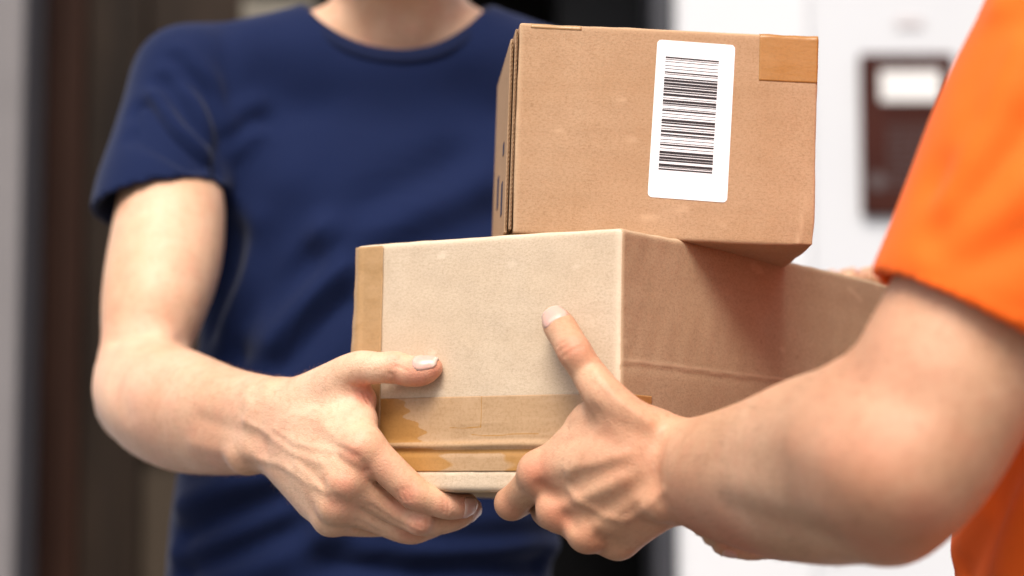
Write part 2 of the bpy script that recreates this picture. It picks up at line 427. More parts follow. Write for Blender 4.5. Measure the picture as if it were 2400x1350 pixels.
def rip_front(V):
    z = V[:, 2]; x = V[:, 0]
    d = .0012 * lbump(z, LH - .1345 + .0012 * np.sin(x * 60), .0024) + .0008 * lbump(z, LH - .139, .002) * 0
    d += .0005 * lbump(z, LH - .1295 + .0008 * np.sin(x * 47 + 1), .0012) * (x > .1)
    d += .0004 * lbump(z, LH - .121, .0006) * lbump(x, .115, .02)
    return np.clip(.5 * d + .0001 * smooth_noise(V, 60, 3), -.0001, 1) + .0003
def rip_bottomstep(V): return rip_front(V)
def loose_glint_front(V):
    x, t = V[:, 0], LH - V[:, 2]                 # t: distance below the box top
    edge = .040 + .9 * (t - .103) + .004 * np.sin(t * 420) + .003 * np.sin(t * 900 + 1)
    up = np.clip((x - edge) / .004 + .5, 0, 1)
    patch = np.clip(.5 + 1.1 * smooth_noise(V * np.array([1, 1, 2.5]), 22, 77) + .9 * lbump(x, .10, .03), 0, 1) * np.clip((x - .055) / .01, 0, 1) * np.clip((t - .1385) / .003, 0, 1)
    ridge_glint = np.exp(-((t - .1345) / .0022) ** 2)  # highlight along the raised seam, put into the tape colour as a pale band
    line = np.exp(-((t - .1232 - .0006 * np.sin(x * 150)) / .0007) ** 2) * (x > .084) * (x < .110) + np.exp(-((t - .1282 - .0005 * np.sin(x * 120)) / .0007) ** 2) * (x > .102) * (x < .155) + np.exp(-((x - .1095) / .0006) ** 2) * (t < .1235)
    up = up * (1 - .75 * np.clip(line, 0, 1))
    front = (V[:, 1] < .001)
    return np.where(t < .1372, np.maximum(up, ridge_glint), patch) * front
tz0, tz1 = LH - .1515, LH - .1033
wrap_sheet('packing_tape', [((0, .05, 0), (-1, 0, 0)), ((0, rr, 0), (-1, 0, 0)), ((rr * .3, rr * .3, 0), (-.7, -.7, 0)), ((rr, 0, 0), (0, -1, 0)),
                            ((LW - rr, 0, 0), (0, -1, 0)), ((LW - rr * .3, rr * .3, 0), (.7, -.7, 0)), ((LW, rr, 0), (1, 0, 0)), ((LW, .0354, 0), (1, 0, 0))],
           tz0, tz1, (0, 0, 1), M_TAPE1, lower, .0003, rip_front,
           loose_glint=loose_glint_front, seg=.0009, conform=disp_lower)
def rip_v(V): return .0007 + .0003 * np.clip(smooth_noise(V, 38, 5), 0, 1) + .0008 * lbump(V[:, 0], .006, .002) * (V[:, 1] < .002)
wrap_sheet('packing_tape', [((0, .045, 0), (-1, 0, 0)), ((0, rr, 0), (-1, 0, 0)), ((rr * .3, rr * .3, 0), (-.7, -.7, 0)), ((rr, 0, 0), (0, -1, 0)), ((LW - .1883, 0, 0), (0, -1, 0))],
           .012, LH - .0015, (0, 0, 1), M_TAPE2, lower, .0001, rip_v, seg=.0015, conform=disp_lower)
# torn paper tape end, crease marks: a thin clear strip edge seen on the pale face
M_CLEAR = card_mat('clear_strip', (.58, .435, .30), (.47, .33, .21), (.61, .48, .35))
# ---- upper box
upper = tag(link(bpy.data.objects.new('cardboard_box', None)), 'small brown cardboard parcel with barcode label lying on the larger one', 'box')
upper.matrix_world = U_MAT
def disp_upper(p, n):
    d = .0007 * smooth_noise(p, 8, 11) + .00015 * smooth_noise(p, 50, 12)
    d = d * (1 - (p[:, 1] < .003) * np.clip((p[:, 0] - .070) / .014, 0, 1) * np.clip((.158 - p[:, 0]) / .014, 0, 1) * np.clip((p[:, 2] - .010) / .012, 0, 1))
    corner = lbump(p[:, 0], UW, .016) * lbump(p[:, 2], 0, .012) * lbump(p[:, 1], 0, .02)
    d -= .0016 * corner
    front = np.clip(-n[:, 1] - .7, 0, .3) / .3
    xl = UW - .0085 + .0006 * np.sin(p[:, 2] * 300)
    d += front * .0008 * lbump(p[:, 0], xl + (p[:, 2] - .02) * .12, .0012) * np.clip(1 - p[:, 2] / .034, 0, 1)
    return d
WT = .0032                                             # board thickness
ume = round_box_mesh('body', (UW, UD, UH), .0022, .0022, disp_upper)
co = np.zeros(len(ume.vertices) * 3, np.float32); ume.vertices.foreach_get('co', co); co = co.reshape(-1, 3)
wv = np.zeros(len(co), np.float32); ume.attributes['wear'].data.foreach_get('value', wv)
fr_ = co[:, 1] < .002
wv = np.maximum(wv, .9 * fr_ * np.exp(-((co[:, 0] - (UW - .0085 + (co[:, 2] - .02) * .12)) / .0012) ** 2) * np.clip(1 - co[:, 2] / .034, 0, 1))
wv = np.maximum(wv, .5 * fr_ * np.clip(1 - co[:, 0] / .004, 0, 1)); wv = np.maximum(wv, .4 * fr_ * np.clip((co[:, 2] - UH + .004) / .004, 0, 1))
ume.attributes['wear'].data.foreach_set('value', wv)
mkobj('body', ume, M_CARD_UP, upper)
def flap(name, y0, y1, x0, x1, z0, z1, mat=M_CARD_UP):
    o = box_obj(name, (x0, y0, z0), (x1, y1, z1), mat, upper, .0006, 1)
    add_attr(o.data, 'wear', np.full(len(o.data.vertices), .15)); return o
# left end: two overlapping flaps whose raw corrugated edges face the camera, with dark gaps between
flap('flap', .0030, UD * .48, -.0022, -.0004, .003, UH - .004)
flap('flap', .0060, UD * .93, -.0050, -.0030, .001, UH - .010)
def fluting(name, x, y, z0, z1, pitch=.0030, amp=.0005):
    bm = bmesh.new(); zs = np.arange(z0, z1, pitch / 8); prev = None
    for i, z in enumerate(zs):
        dx = amp * math.sin(2 * math.pi * z / pitch)
        q = [bm.verts.new((x + dx + s * .0002, y + t, z)) for s, t in ((-1, 0), (1, 0), (1, .012), (-1, .012))]
        if prev:
            for k in range(4): bm.faces.new((prev[k], prev[(k + 1) % 4], q[(k + 1) % 4], q[k]))
        prev = q
    o = bm_obj(name, bm, M_FLUTE, upper, smooth=True); add_attr(o.data, 'wear', np.zeros(len(o.data.vertices))); return o
fluting('corrugated_edge', -.0013, .0016, .003, UH - .004)
fluting('corrugated_edge', -.0040, .0040, .004, UH - .011)
M_PRINT = plain_mat('dark_blue_print', (.020, .022, .055), .7)
for (a, b, c0, c1) in ((.036, .050, .018, .040), (.034, .046, .058, .066), (.085, .10, .030, .052)):
    box_obj('print', (-.0054, a, c0), (-.0051, b, c1), M_PRINT, upper)
fr = .0022
uprip = lambda V: .00005 + .0001 * np.clip(smooth_noise(V, 55, 21), -.5, 1)
def tape_top_rip(V): return .00005 + .0005 * lbump(V[:, 2], UH, .003) * (smooth_noise(V, 60, 8) * .5 + .5)
wrap_sheet('packing_tape', [((0, 0, .1075), (0, -1, 0)), ((0, 0, UH - fr), (0, -1, 0)), ((0, fr * .3, UH - fr * .3), (0, -.7, .7)), ((0, fr, UH), (0, 0, 1)), ((0, .04, UH), (0, 0, 1))],
           .1570, UW - .0004, (1, 0, 0), M_TAPE3, upper, .0001, tape_top_rip, seg=.0012, conform=disp_upper)
wrap_sheet('packing_tape', [((0, 0, UH - .0035), (0, -1, 0)), ((0, 0, UH - fr), (0, -1, 0)), ((0, fr * .3, UH - fr * .3), (0, -.7, .7)), ((0, fr, UH), (0, 0, 1)), ((0, .04, UH), (0, 0, 1))],
           .0075, .0405, (1, 0, 0), M_TAPE2, upper, .0001, uprip, seg=.0012, conform=disp_upper)
# barcode label
LABEL = np.array([(.0901, .1314), (.1411, .1301), (.1381, .0262), (.0865, .0277)])     # TL TR BR BL on the front face
def lab(u, v):
    t = (1 - u) * LABEL[0] + u * LABEL[1]; b = (1 - u) * LABEL[3] + u * LABEL[2]; return t + v * (b - t)
def rrect(bm, w, h, r, y):
    out = []
    for cx, cy, a0 in ((w - r, h - r, 0), (r, h - r, 90), (r, r, 180), (w - r, r, 270)):
        for a in range(0, 91, 15):
            t = math.radians(a0 + a); out.append((cx + r * math.cos(t), cy + r * math.sin(t)))
    return out
M_LABEL = plain_mat('white_label', (.86, .86, .88), .45, .012, 20, bump=.02)
M_INK = plain_mat('barcode_ink', (.018, .012, .014), .55, .2, 200)
bm = bmesh.new()
ring = rrect(bm, 1.0, 1.0, .055, 0)
lo_v, hi_v = [], []
for (u, v) in ring:
    # keep the corner radius round on the tall label
    vv = v
    if v < .055: vv = v * .5
    elif v > .945: vv = 1 - (1 - v) * .5
    x, z = lab(u, 1 - vv)
    lo_v.append(bm.verts.new((x, -.0001, z))); hi_v.append(bm.verts.new((x, -.0003, z)))
bm.faces.new(hi_v); n_ = len(ring)
for k in range(n_): bm.faces.new((lo_v[k], lo_v[(k + 1) % n_], hi_v[(k + 1) % n_], hi_v[k]))
bm_obj('address_label', bm, M_LABEL, upper)
# bars read off the photo: (top, height) in a 420 px high crop column at the left end of the bars
BARS = [(181, 8), (199, 2), (216, 2), (246, 2), (269, 2), (293, 7), (310, 2), (335, 7), (351, 13), (375, 13), (398, 7), (415, 13), (439, 7), (457, 14), (490, 2), (504, 13), (527, 8), (544, 2), (568, 2), (579, 9), (607, 2), (632, 2),
        (650, 14), (674, 8), (697, 8), (719, 2), (733, 13), (762, 8), (777, 2), (801, 2), (825, 2), (837, 9), (866, 2), (890, 14), (914, 8), (932, 13), (954, 9), (985, 14), (1008, 2), (1020, 8)]
bm = bmesh.new()
BQ = [(.0957, .1205), (.1306, .1191), (.1280, .0450), (.0930, .0462)]
BQ = [np.array(q) for q in BQ]
for (t0, hgt) in BARS:
    f0, f1 = (t0 - 181) / 847., (t0 + (hgt * 1.4 if hgt > 4 else 4.6) - 181) / 847.
    a, b = BQ[0] + f0 * (BQ[3] - BQ[0]), BQ[1] + f0 * (BQ[2] - BQ[1])
    d_, c_ = BQ[0] + f1 * (BQ[3] - BQ[0]), BQ[1] + f1 * (BQ[2] - BQ[1])
    bm.faces.new([bm.verts.new((q[0], -.00042, q[1])) for q in (a, d_, c_, b)])
bm_obj('barcode', bm, M_INK, upper)

# ------------------------------------------------------------------ implicit surfaces -> meshes (for bodies and clothes)
def axis_steps(lo, hi, regions, hc, g=.16):
    xs = [lo]
    while xs[-1] < hi:
        x = xs[-1]; h = hc
        for a, b, hf in regions:
            d = 0 if a <= x <= b else min(abs(x - a), abs(x - b))
            h = min(h, hf + g * d)
        xs.append(x + h)
    return np.array(xs)
def smin(a, b, k):
    if k <= 0: return np.minimum(a, b)
    h = np.maximum(k - np.abs(a - b), 0) / k
    return np.minimum(a, b) - h * h * k * .25
class Field:
    def __init__(s, xs, ys, zs, F=None):
        s.ax = (xs, ys, zs); s.F = np.full((len(xs), len(ys), len(zs)), .5, np.float32) if F is None else F
    def sl(s, lo, hi):
        return tuple(slice(max(0, np.searchsorted(a, l) - 1), min(len(a), np.searchsorted(a, h) + 1)) for a, l, h in zip(s.ax, lo, hi))
    def grid(s, S):
        return tuple(a[q].astype(np.float32) for a, q in zip(s.ax, S))
    def sub(s, lo, hi):
        S = s.sl(lo, hi); f = Field(*[a[q] for a, q in zip(s.ax, S)]); f.S = S; return f
    def merge(s, f, k): s.F[f.S] = smin(s.F[f.S], f.F, k)
    def cap(s, a, b, ra, rb, k=.004, n=None, sc_=1.0, carve=False, m=None):
        a, b = np.asarray(a, np.float32), np.asarray(b, np.float32); R = max(ra, rb); m = m or max(k, .012) * 1.3
        S = s.sl(np.minimum(a, b) - R - m, np.maximum(a, b) + R + m)
        if any(q.start >= q.stop for q in S): return
        x, y, z = s.grid(S); X, Y, Z = x[:, None, None] - a[0], y[None, :, None] - a[1], z[None, None, :] - a[2]
        ab = b - a
        if n is not None:
            n = np.asarray(n, np.float32); t_ = (X * n[0] + Y * n[1] + Z * n[2]) * (sc_ - 1); X, Y, Z = X + t_ * n[0], Y + t_ * n[1], Z + t_ * n[2]
            ab = ab + (ab @ n) * (sc_ - 1) * n
        L2 = float(ab @ ab) + 1e-12
        t = np.clip((X * ab[0] + Y * ab[1] + Z * ab[2]) / L2, 0, 1)
        d = np.sqrt((X - t * ab[0]) ** 2 + (Y - t * ab[1]) ** 2 + (Z - t * ab[2]) ** 2) - (ra + t * (rb - ra))
        s.F[S] = -smin(-s.F[S], d, k) if carve else smin(s.F[S], d, k)
    def chain(s, pts, k=.004, **kw):
        q = np.array([[*p, r] for p, r in pts], float)
        if len(q) > 2:                                # Catmull-Rom through centres and radii
            e = np.vstack([2 * q[0] - q[1], q, 2 * q[-1] - q[-2]]); out = []
            for i in range(1, len(e) - 2):
                for t in np.arange(0, 1, .125):
                    a, b, c, d = e[i - 1:i + 3]
                    out.append(.5 * (2 * b + (c - a) * t + (2 * a - 5 * b + 4 * c - d) * t * t + (3 * b - a - 3 * c + d) * t ** 3))
            q = np.array(out + [q[-1]])
        m = max(k, .012) * 1.4; R = q[:, 3].max() + m
        G = s.sub(q[:, :3].min(0) - R, q[:, :3].max(0) + R)
        for a, b in zip(q[:-1], q[1:]): G.cap(a[:3], b[:3], a[3], b[3], 0, m=m, **kw)
        s.merge(G, k)
    def ball(s, c, r, k=.004, **kw): s.cap(c, np.asarray(c) + 1e-5, r, r, k, **kw)
    def loft(s, st, yaw, k=.02, ex=2.3, grow=0.0):
        """vertical body of superelliptic sections; st = [(x, y, z, half width, half depth)] bottom to top"""
        st = np.array(st); zz = st[:, 2]; R = st[:, 3:].max() + grow + .03
        S = s.sl((st[:, 0].min() - R, st[:, 1].min() - R, zz[0] - .03), (st[:, 0].max() + R, st[:, 1].max() + R, zz[-1] + .03))
        x, y, z = s.grid(S); q = [np.interp(z, zz, st[:, i]) for i in (0, 1, 3, 4)]
        if len(zz) > 2:   # soften the corners of the profile
            q = [np.mean([np.interp(z + o, zz, st[:, i]) for o in np.linspace(-.05, .05, 9)], axis=0) for i in (0, 1, 3, 4)]
        q = [v.astype(np.float32) for v in q]
        X = x[:, None, None] - q[0][None, None]; Y = y[None, :, None] - q[1][None, None]
        c, sn = math.cos(yaw), math.sin(yaw); u, w = X * c + Y * sn, -X * sn + Y * c
        a, b = (q[2] + grow)[None, None], (q[3] + grow)[None, None]
        d = ((np.abs(u / a) ** ex + np.abs(w / b) ** ex) ** (1 / ex) - 1) * np.minimum(a, b)
        d = np.maximum(d, np.maximum(z - zz[-1], zz[0] - z)[None, None])
        s.F[S] = smin(s.F[S], d.astype(np.float32), k)
    def mesh(s, smooth=2):
        F = s.F; xs, ys, zs = s.ax; neg = F < 0
        c = neg[:-1, :-1, :-1].astype(np.int8)
        for dx, dy, dz in ((1, 0, 0), (0, 1, 0), (0, 0, 1), (1, 1, 0), (1, 0, 1), (0, 1, 1), (1, 1, 1)):
            c = c + neg[dx:F.shape[0] - 1 + dx, dy:F.shape[1] - 1 + dy, dz:F.shape[2] - 1 + dz]
        I = np.argwhere((c > 0) & (c < 8)); idx = np.full(c.shape, -1, np.int32); idx[tuple(I.T)] = np.arange(len(I))
        acc = np.zeros((len(I), 3)); cnt = np.zeros(len(I)); i, j, k = I.T
        co = [(a, b, g) for a in (0, 1) for b in (0, 1) for g in (0, 1)]
        val = {o: F[i + o[0], j + o[1], k + o[2]] for o in co}
        pos = {o: np.stack([xs[i + o[0]], ys[j + o[1]], zs[k + o[2]]], 1) for o in co}
        for o in co:
            for ax in range(3):
                if o[ax]: continue
                p = list(o); p[ax] = 1; p = tuple(p); a, b = val[o], val[p]; m = (a < 0) != (b < 0)
                t = np.where(m, a / np.where(m, a - b, 1), 0)[:, None]
                acc += np.where(m[:, None], pos[o] + t * (pos[p] - pos[o]), 0); cnt += m
        V = acc / cnt[:, None]; Q = []
        for ax in range(3):
            u, w = (ax + 1) % 3, (ax + 2) % 3
            a = [slice(None)] * 3; b = [slice(None)] * 3; a[ax] = slice(0, -1); b[ax] = slice(1, None)
            A, B = neg[tuple(a)], neg[tuple(b)]
            E = np.argwhere(A != B); ok = (E[:, u] > 0) & (E[:, w] > 0) & (E[:, u] < F.shape[u] - 1) & (E[:, w] < F.shape[w] - 1); E = E[ok]
            inside = A[tuple(E.T)]
            def g(du, dw):
                q = E.copy(); q[:, u] -= du; q[:, w] -= dw; return idx[tuple(q.T)]
            q = np.stack([g(1, 1), g(0, 1), g(0, 0), g(1, 0)], 1)
            q[~inside] = q[~inside][:, ::-1]; Q.append(q)
        Q = np.concatenate(Q); Q = Q[(Q >= 0).all(1)]
        return relax(V, Q, smooth), Q
def relax(V, Q, it):
    e = np.concatenate([Q[:, [0, 1]], Q[:, [1, 2]], Q[:, [2, 3]], Q[:, [3, 0]]]); n = len(V)
    deg = np.maximum(np.bincount(e[:, 0], minlength=n), 1)
    for w in [.5, -.45] * it:
        L = np.stack([np.bincount(e[:, 0], V[e[:, 1], a], minlength=n) for a in range(3)], 1) / deg[:, None] - V
        V = V + w * L
    return V
def normals(V, Q):
    fn = np.cross(V[Q[:, 2]] - V[Q[:, 0]], V[Q[:, 3]] - V[Q[:, 1]]); N = np.zeros_like(V)
    for a in range(3): N[:, a] = sum(np.bincount(Q[:, c], fn[:, a], minlength=len(V)) for c in range(4))
    return N / (np.linalg.norm(N, axis=1)[:, None] + 1e-12)
def bvh_of(V, Q): return BVHTree.FromPolygons(V.tolist(), Q.tolist())
def seg_dist(V, pts):
    d = np.full(len(V), 1e9)
    for a, b in zip(pts[:-1], pts[1:]):
        ab = b - a; t = np.clip((V - a) @ ab / (ab @ ab + 1e-12), 0, 1); d = np.minimum(d, np.linalg.norm(V - a - t[:, None] * ab, axis=1))
    return d
def hits(bvh, poly):
    out = []; nn = []
    for px, py in poly:
        h, n, _, _ = bvh.ray_cast(Vector(CAM), Vector(raydir(px, py)))
        if h is not None: out.append(np.array(h)); nn.append(np.array(n))
    return out, nn
def dense(poly, step=14):
    out = []
    for (a, b), (c, d) in zip(poly[:-1], poly[1:]):
        k = max(1, int(math.hypot(c - a, d - b) / step))
        out += [(a + (c - a) * t / k, b + (d - b) * t / k) for t in range(k)]
    return out + [poly[-1]]
def relief(V, Q, feats, maxjump=.03, gain=1.0, soft=0):
    """ridges (+mm) and grooves (-mm) whose course was traced in the photograph and laid on the surface"""
    bvh = bvh_of(V, Q); N = normals(V, Q); D = np.zeros(len(V))
    for poly, amp, wid in feats:
        pts, nn = hits(bvh, dense(poly) if len(poly) > 1 else poly)
        if not pts: continue
        if len(pts) == 1: pts = pts * 2
        keep = [0]
        for q in range(1, len(pts)):
            if np.linalg.norm(pts[q] - pts[keep[-1]]) < maxjump: keep.append(q)
        pts = [pts[q] for q in keep]; av = np.mean([nn[q] for q in keep], 0); w = wid / 1000.
        if len(pts) == 1: pts = pts * 2
        lo, hi = np.min(pts, 0) - 3 * w, np.max(pts, 0) + 3 * w
        m = np.where(((V > lo) & (V < hi)).all(1) & (N @ av > .1))[0]
        if not len(m): continue
        # fade towards both ends
        d = seg_dist(V[m], pts); fall = np.exp(-(d / w) ** 2)
        D[m] += gain * amp / 1000. * fall
    if soft:
        e = np.concatenate([Q[:, [0, 1]], Q[:, [1, 2]], Q[:, [2, 3]], Q[:, [3, 0]]]); deg = np.maximum(np.bincount(e[:, 0], minlength=len(V)), 1)
        for _ in range(soft): D = .4 * D + .6 * np.bincount(e[:, 0], D[e[:, 1]], minlength=len(V)) / deg
    return V + D[:, None] * N
def spots(V, Q, sp):
    bvh = bvh_of(V, Q); R = np.zeros(len(V))
    for px, py, rad, st in sp:
        p, _ = hits(bvh, [(px, py)])
        if p: R = np.maximum(R, min(.9, 1.3 * st) * np.exp(-(np.linalg.norm(V - p[0], axis=1) / (rad / 1000.)) ** 2))
    return R
def W(q): return (P(q[0], q[1], q[2]), q[3] / 1000.)
def WL(l): return [W(q) for q in l]

def nail(bvh, dip, tip, dorsal, length, width, parent, base, frac=.62):
    ax = tip - dip; ax /= np.linalg.norm(ax); n = dorsal - (dorsal @ ax) * ax; n /= np.linalg.norm(n); s = np.cross(ax, n)
    c = dip + frac * (tip - dip); nu, nv = 13, 11; V = []; tipa = []; ok = True
    for i in range(nu):
        u = -1 + 2 * i / (nu - 1)
        for j in range(nv):
            v = -1 + 2 * j / (nv - 1)
            wv = 1.0 if u > -.2 else math.sqrt(max(0, 1 - ((-.2 - u) / .8) ** 2 * .75))
            if u > .55: wv = math.sqrt(max(0, 1 - ((u - .55) / .45) ** 2 * .6))
            ang = v * wv * 1.05
            o = c + ax * u * length / 2 + (n * math.cos(ang) + s * math.sin(ang)) * .03
            h, hn, _, _ = bvh.ray_cast(Vector(o), Vector(-(n * math.cos(ang) + s * math.sin(ang))))
            if h is None or np.linalg.norm((np.array(h) - c) - ((np.array(h) - c) @ ax) * ax) > .0125: ok = False; break
            edge = max(abs(u), abs(v)); off = .0006 * (1 - edge ** 4) - .0002 + (.0006 if u > .8 else 0)
            V.append(np.array(h) + np.array(hn) * off - base); tipa.append(1.0 if u > .72 else (.55 if u < -.55 and abs(v) < .6 else 0))
        if not ok: break
    if not ok: return None
    i = np.arange(nu * nv).reshape(nu, nv)
    q = np.stack([i[:-1, :-1], i[1:, :-1], i[1:, 1:], i[:-1, 1:]], -1).reshape(-1, 4)
    me = fast_mesh('fingernail', V, q); add_attr(me, 'tip', tipa)
    o = mkobj('fingernail', me, M_NAIL, parent)
    sm = o.modifiers.new('t', 'SOLIDIFY'); sm.thickness = .0004; sm.offset = 0
    return o

M_ARMHAIR = plain_mat('arm_hair_brown', (.22, .125, .065), .5, .3, 80)
def arm_hair(V, Q, parent, base, where, n, a, b, seed):
    rs = np.random.RandomState(seed); N = normals(V, Q); r = V - CAM; dz = r @ FWD
    m = np.where(where(CX + F_PX * (r @ RGT) / dz, CY - F_PX * (r @ UPV) / dz, dz))[0]
    if not len(m): return
    fa = np.linalg.norm(np.cross(V[Q[:, 2]] - V[Q[:, 0]], V[Q[:, 3]] - V[Q[:, 1]]), axis=1); va = np.bincount(Q.ravel(), np.repeat(fa, 4), minlength=len(V))[m]; i = rs.choice(m, n, p=va / va.sum())
    ax = (b - a) / np.linalg.norm(b - a); vs, fs = [], []
    for k in i:
        nn = N[k]; t = ax - (ax @ nn) * nn + .35 * np.cross(nn, ax) * rs.normal(.3, .5); t /= np.linalg.norm(t) + 1e-9
        s_ = np.cross(t, nn) * .00005; L = rs.uniform(.005, .011); p = V[k]
        q = [p, p + t * L * .5 + nn * L * .22, p + t * L + nn * L * rs.uniform(.1, .3)]
        o = len(vs); vs += [q[0] - s_, q[0] + s_, q[1] + s_, q[1] - s_, q[2] + s_ * .3, q[2] - s_ * .3]
        fs += [(o, o + 1, o + 2, o + 3), (o + 3, o + 2, o + 4, o + 5)]
    h = mkobj('arm_hair', fast_mesh('arm_hair', np.array(vs) - base, fs), M_ARMHAIR, parent); h['kind'] = 'stuff'
LF_N = np.cross(E1, E3); LF_N /= np.linalg.norm(LF_N)
if LF_N @ (CAM - LB) < 0: LF_N = -LF_N
def onface(px, py, off):
    """depth on this pixel's ray at distance off (m) in front of the pale face of the lower box"""
    v = FWD + (px - CX) / F_PX * RGT - (py - CY) / F_PX * UPV
    return ((LB + off * LF_N - CAM) @ LF_N) / (v @ LF_N)

# ------------------------------------------------------------------ hand builder
def build_hand(F, fingers, palm, thumb, kf=.0009, kj=.0055, kp=.010, lo=None, hi=None):
    """fingers: lists of (point, r); palm: list of chains; thumb: chain.  Everything ends in one smooth skin."""
    allp = np.array([q[0] for ch in fingers + palm + [thumb] for q in ch]); m = .03
    H = F.sub(allp.min(0) - m, allp.max(0) + m)
    for ch in palm: H.chain(ch, kp)
    FF = Field(*H.ax); FF.S = tuple(slice(None) for _ in range(3))
    for ch in fingers:
        G = Field(*H.ax); G.S = FF.S; G.chain(ch, .003); FF.merge(G, kf)
    T = Field(*H.ax); T.S = FF.S; T.chain(thumb, .004)
    H.F = smin(H.F, FF.F, kj); H.F = smin(H.F, T.F, .009)
    return H

# ================================================================== the man in navy
def head_parts(F, c, fwd, k=.012, s=1.0):
    """skull, jaw, nose, ears round head centre c facing fwd (unit, horizontal)"""
    f = np.array(fwd); u = np.array([0, 0, 1.]); sd = np.cross(f, u)
    q = lambda a, b, g: c + s * (a * sd + b * f + g * u)
    F.cap(q(0, -.02, .035), q(0, .02, .03), .078 * s, .072 * s, k)
    F.cap(q(0, .02, .0), q(0, .045, -.075), .062 * s, .036 * s, .02)
    F.cap(q(-.03, .04, -.06), q(.03, .04, -.06), .032 * s, .032 * s, .02)
    F.cap(q(0, .088, .012), q(0, .108, -.028), .009 * s, .013 * s, .008)
    for e in (-1, 1):
        F.cap(q(e * .074, -.005, .01), q(e * .078, -.012, -.03), .008 * s, .006 * s, .004, n=sd, sc_=1.4)
        F.ball(q(e * .032, .092, .012), .013 * s, .006, carve=True)
        F.cap(q(e * .012, .083, .03), q(e * .05, .075, .03), .009 * s, .007 * s, .008)
    F.cap(q(-.02, .086, -.056), q(.02, .086, -.056), .008 * s, .008 * s, .005)
    F.cap(q(-.02, .084, -.068), q(.02, .084, -.068), .008 * s, .008 * s, .005)
    return q
def hair_and_eyes(q, parent, base, s=1.0):
    V = []; F_ = Field(*[axis_steps(c0 - .14, c0 + .14, [], .005) for c0 in q(0, 0, .03)])
    F_.cap(q(0, -.03, .045), q(0, .015, .052), .083 * s, .074 * s, .01)
    F_.cap(q(0, -.05, -.02), q(0, -.045, .03), .05 * s, .07 * s, .02)
    F_.cap(q(0, .10, -.03), q(0, .10, .035), .06, .055, .006, carve=True)
    v, f = F_.mesh(2); v = v + (smooth_noise(v, 60, 3) * .0015)[:, None] * normals(v, f)
    mkobj('hair', fast_mesh('hair', v - base, f), M_HAIR, parent)
    for e in (-1, 1):
        bm = bmesh.new(); bmesh.ops.create_uvsphere(bm, u_segments=16, v_segments=10, radius=.0115 * s)
        for vv in bm.verts: vv.co += Vector(q(e * .032, .075, .012) - base)
        ey = bm_obj('eye', bm, M_EYE, parent, smooth=True)
        bm = bmesh.new(); bmesh.ops.create_uvsphere(bm, u_segments=16, v_segments=10, radius=.0062 * s)
        for vv in bm.verts: vv.co += Vector(q(e * .031, .0815, .011) - base)
        bm_obj('iris', bm, M_HAIR, ey, smooth=True)
def legs_and_shoes(parent, base, hipc, fwd, mat):
    """trousers and shoes, below the frame"""
    f = np.array(fwd); u = np.array([0, 0, 1.]); sd = np.cross(f, u)
    lo = np.array([hipc[0] - .3, hipc[1] - .3, .03]); hi = np.array([hipc[0] + .3, hipc[1] + .3, hipc[2] + .08])
    G = Field(*[axis_steps(a, b, [], .012) for a, b in zip(lo, hi)])
    G.cap(hipc - .07 * sd, hipc + .07 * sd, .105, .105, .03)
    for e in (-1, 1):
        G.chain([(hipc + e * .085 * sd, .092), (np.array([*(hipc + e * .10 * sd)[:2], .50]), .068), (np.array([*(hipc + e * .105 * sd)[:2], .09]), .052)], .03)
    v, fq = G.mesh(2); mkobj('trousers', fast_mesh('trousers', v - base, fq), mat, parent)
    for e in (-1, 1):
        c = hipc + e * .105 * sd; c[2] = 0
        G = Field(*[axis_steps(c0 - .22, c0 + .22, [], .008) for c0 in c[:2]], axis_steps(-.01, .16, [], .008))
        G.cap(c - .06 * f + .045 * u, c + .15 * f + .036 * u, .042, .036, .02); G.cap(c - .03 * f + .05 * u, c - .03 * f + .11 * u, .042, .05, .03)
        zz = G.ax[2][None, None, :]; G.F = np.maximum(G.F, .003 - zz).astype(np.float32)
        v, fq = G.mesh(1); sh = mkobj('shoe', fast_mesh('shoe', v - base, fq), M_SHOE, parent)

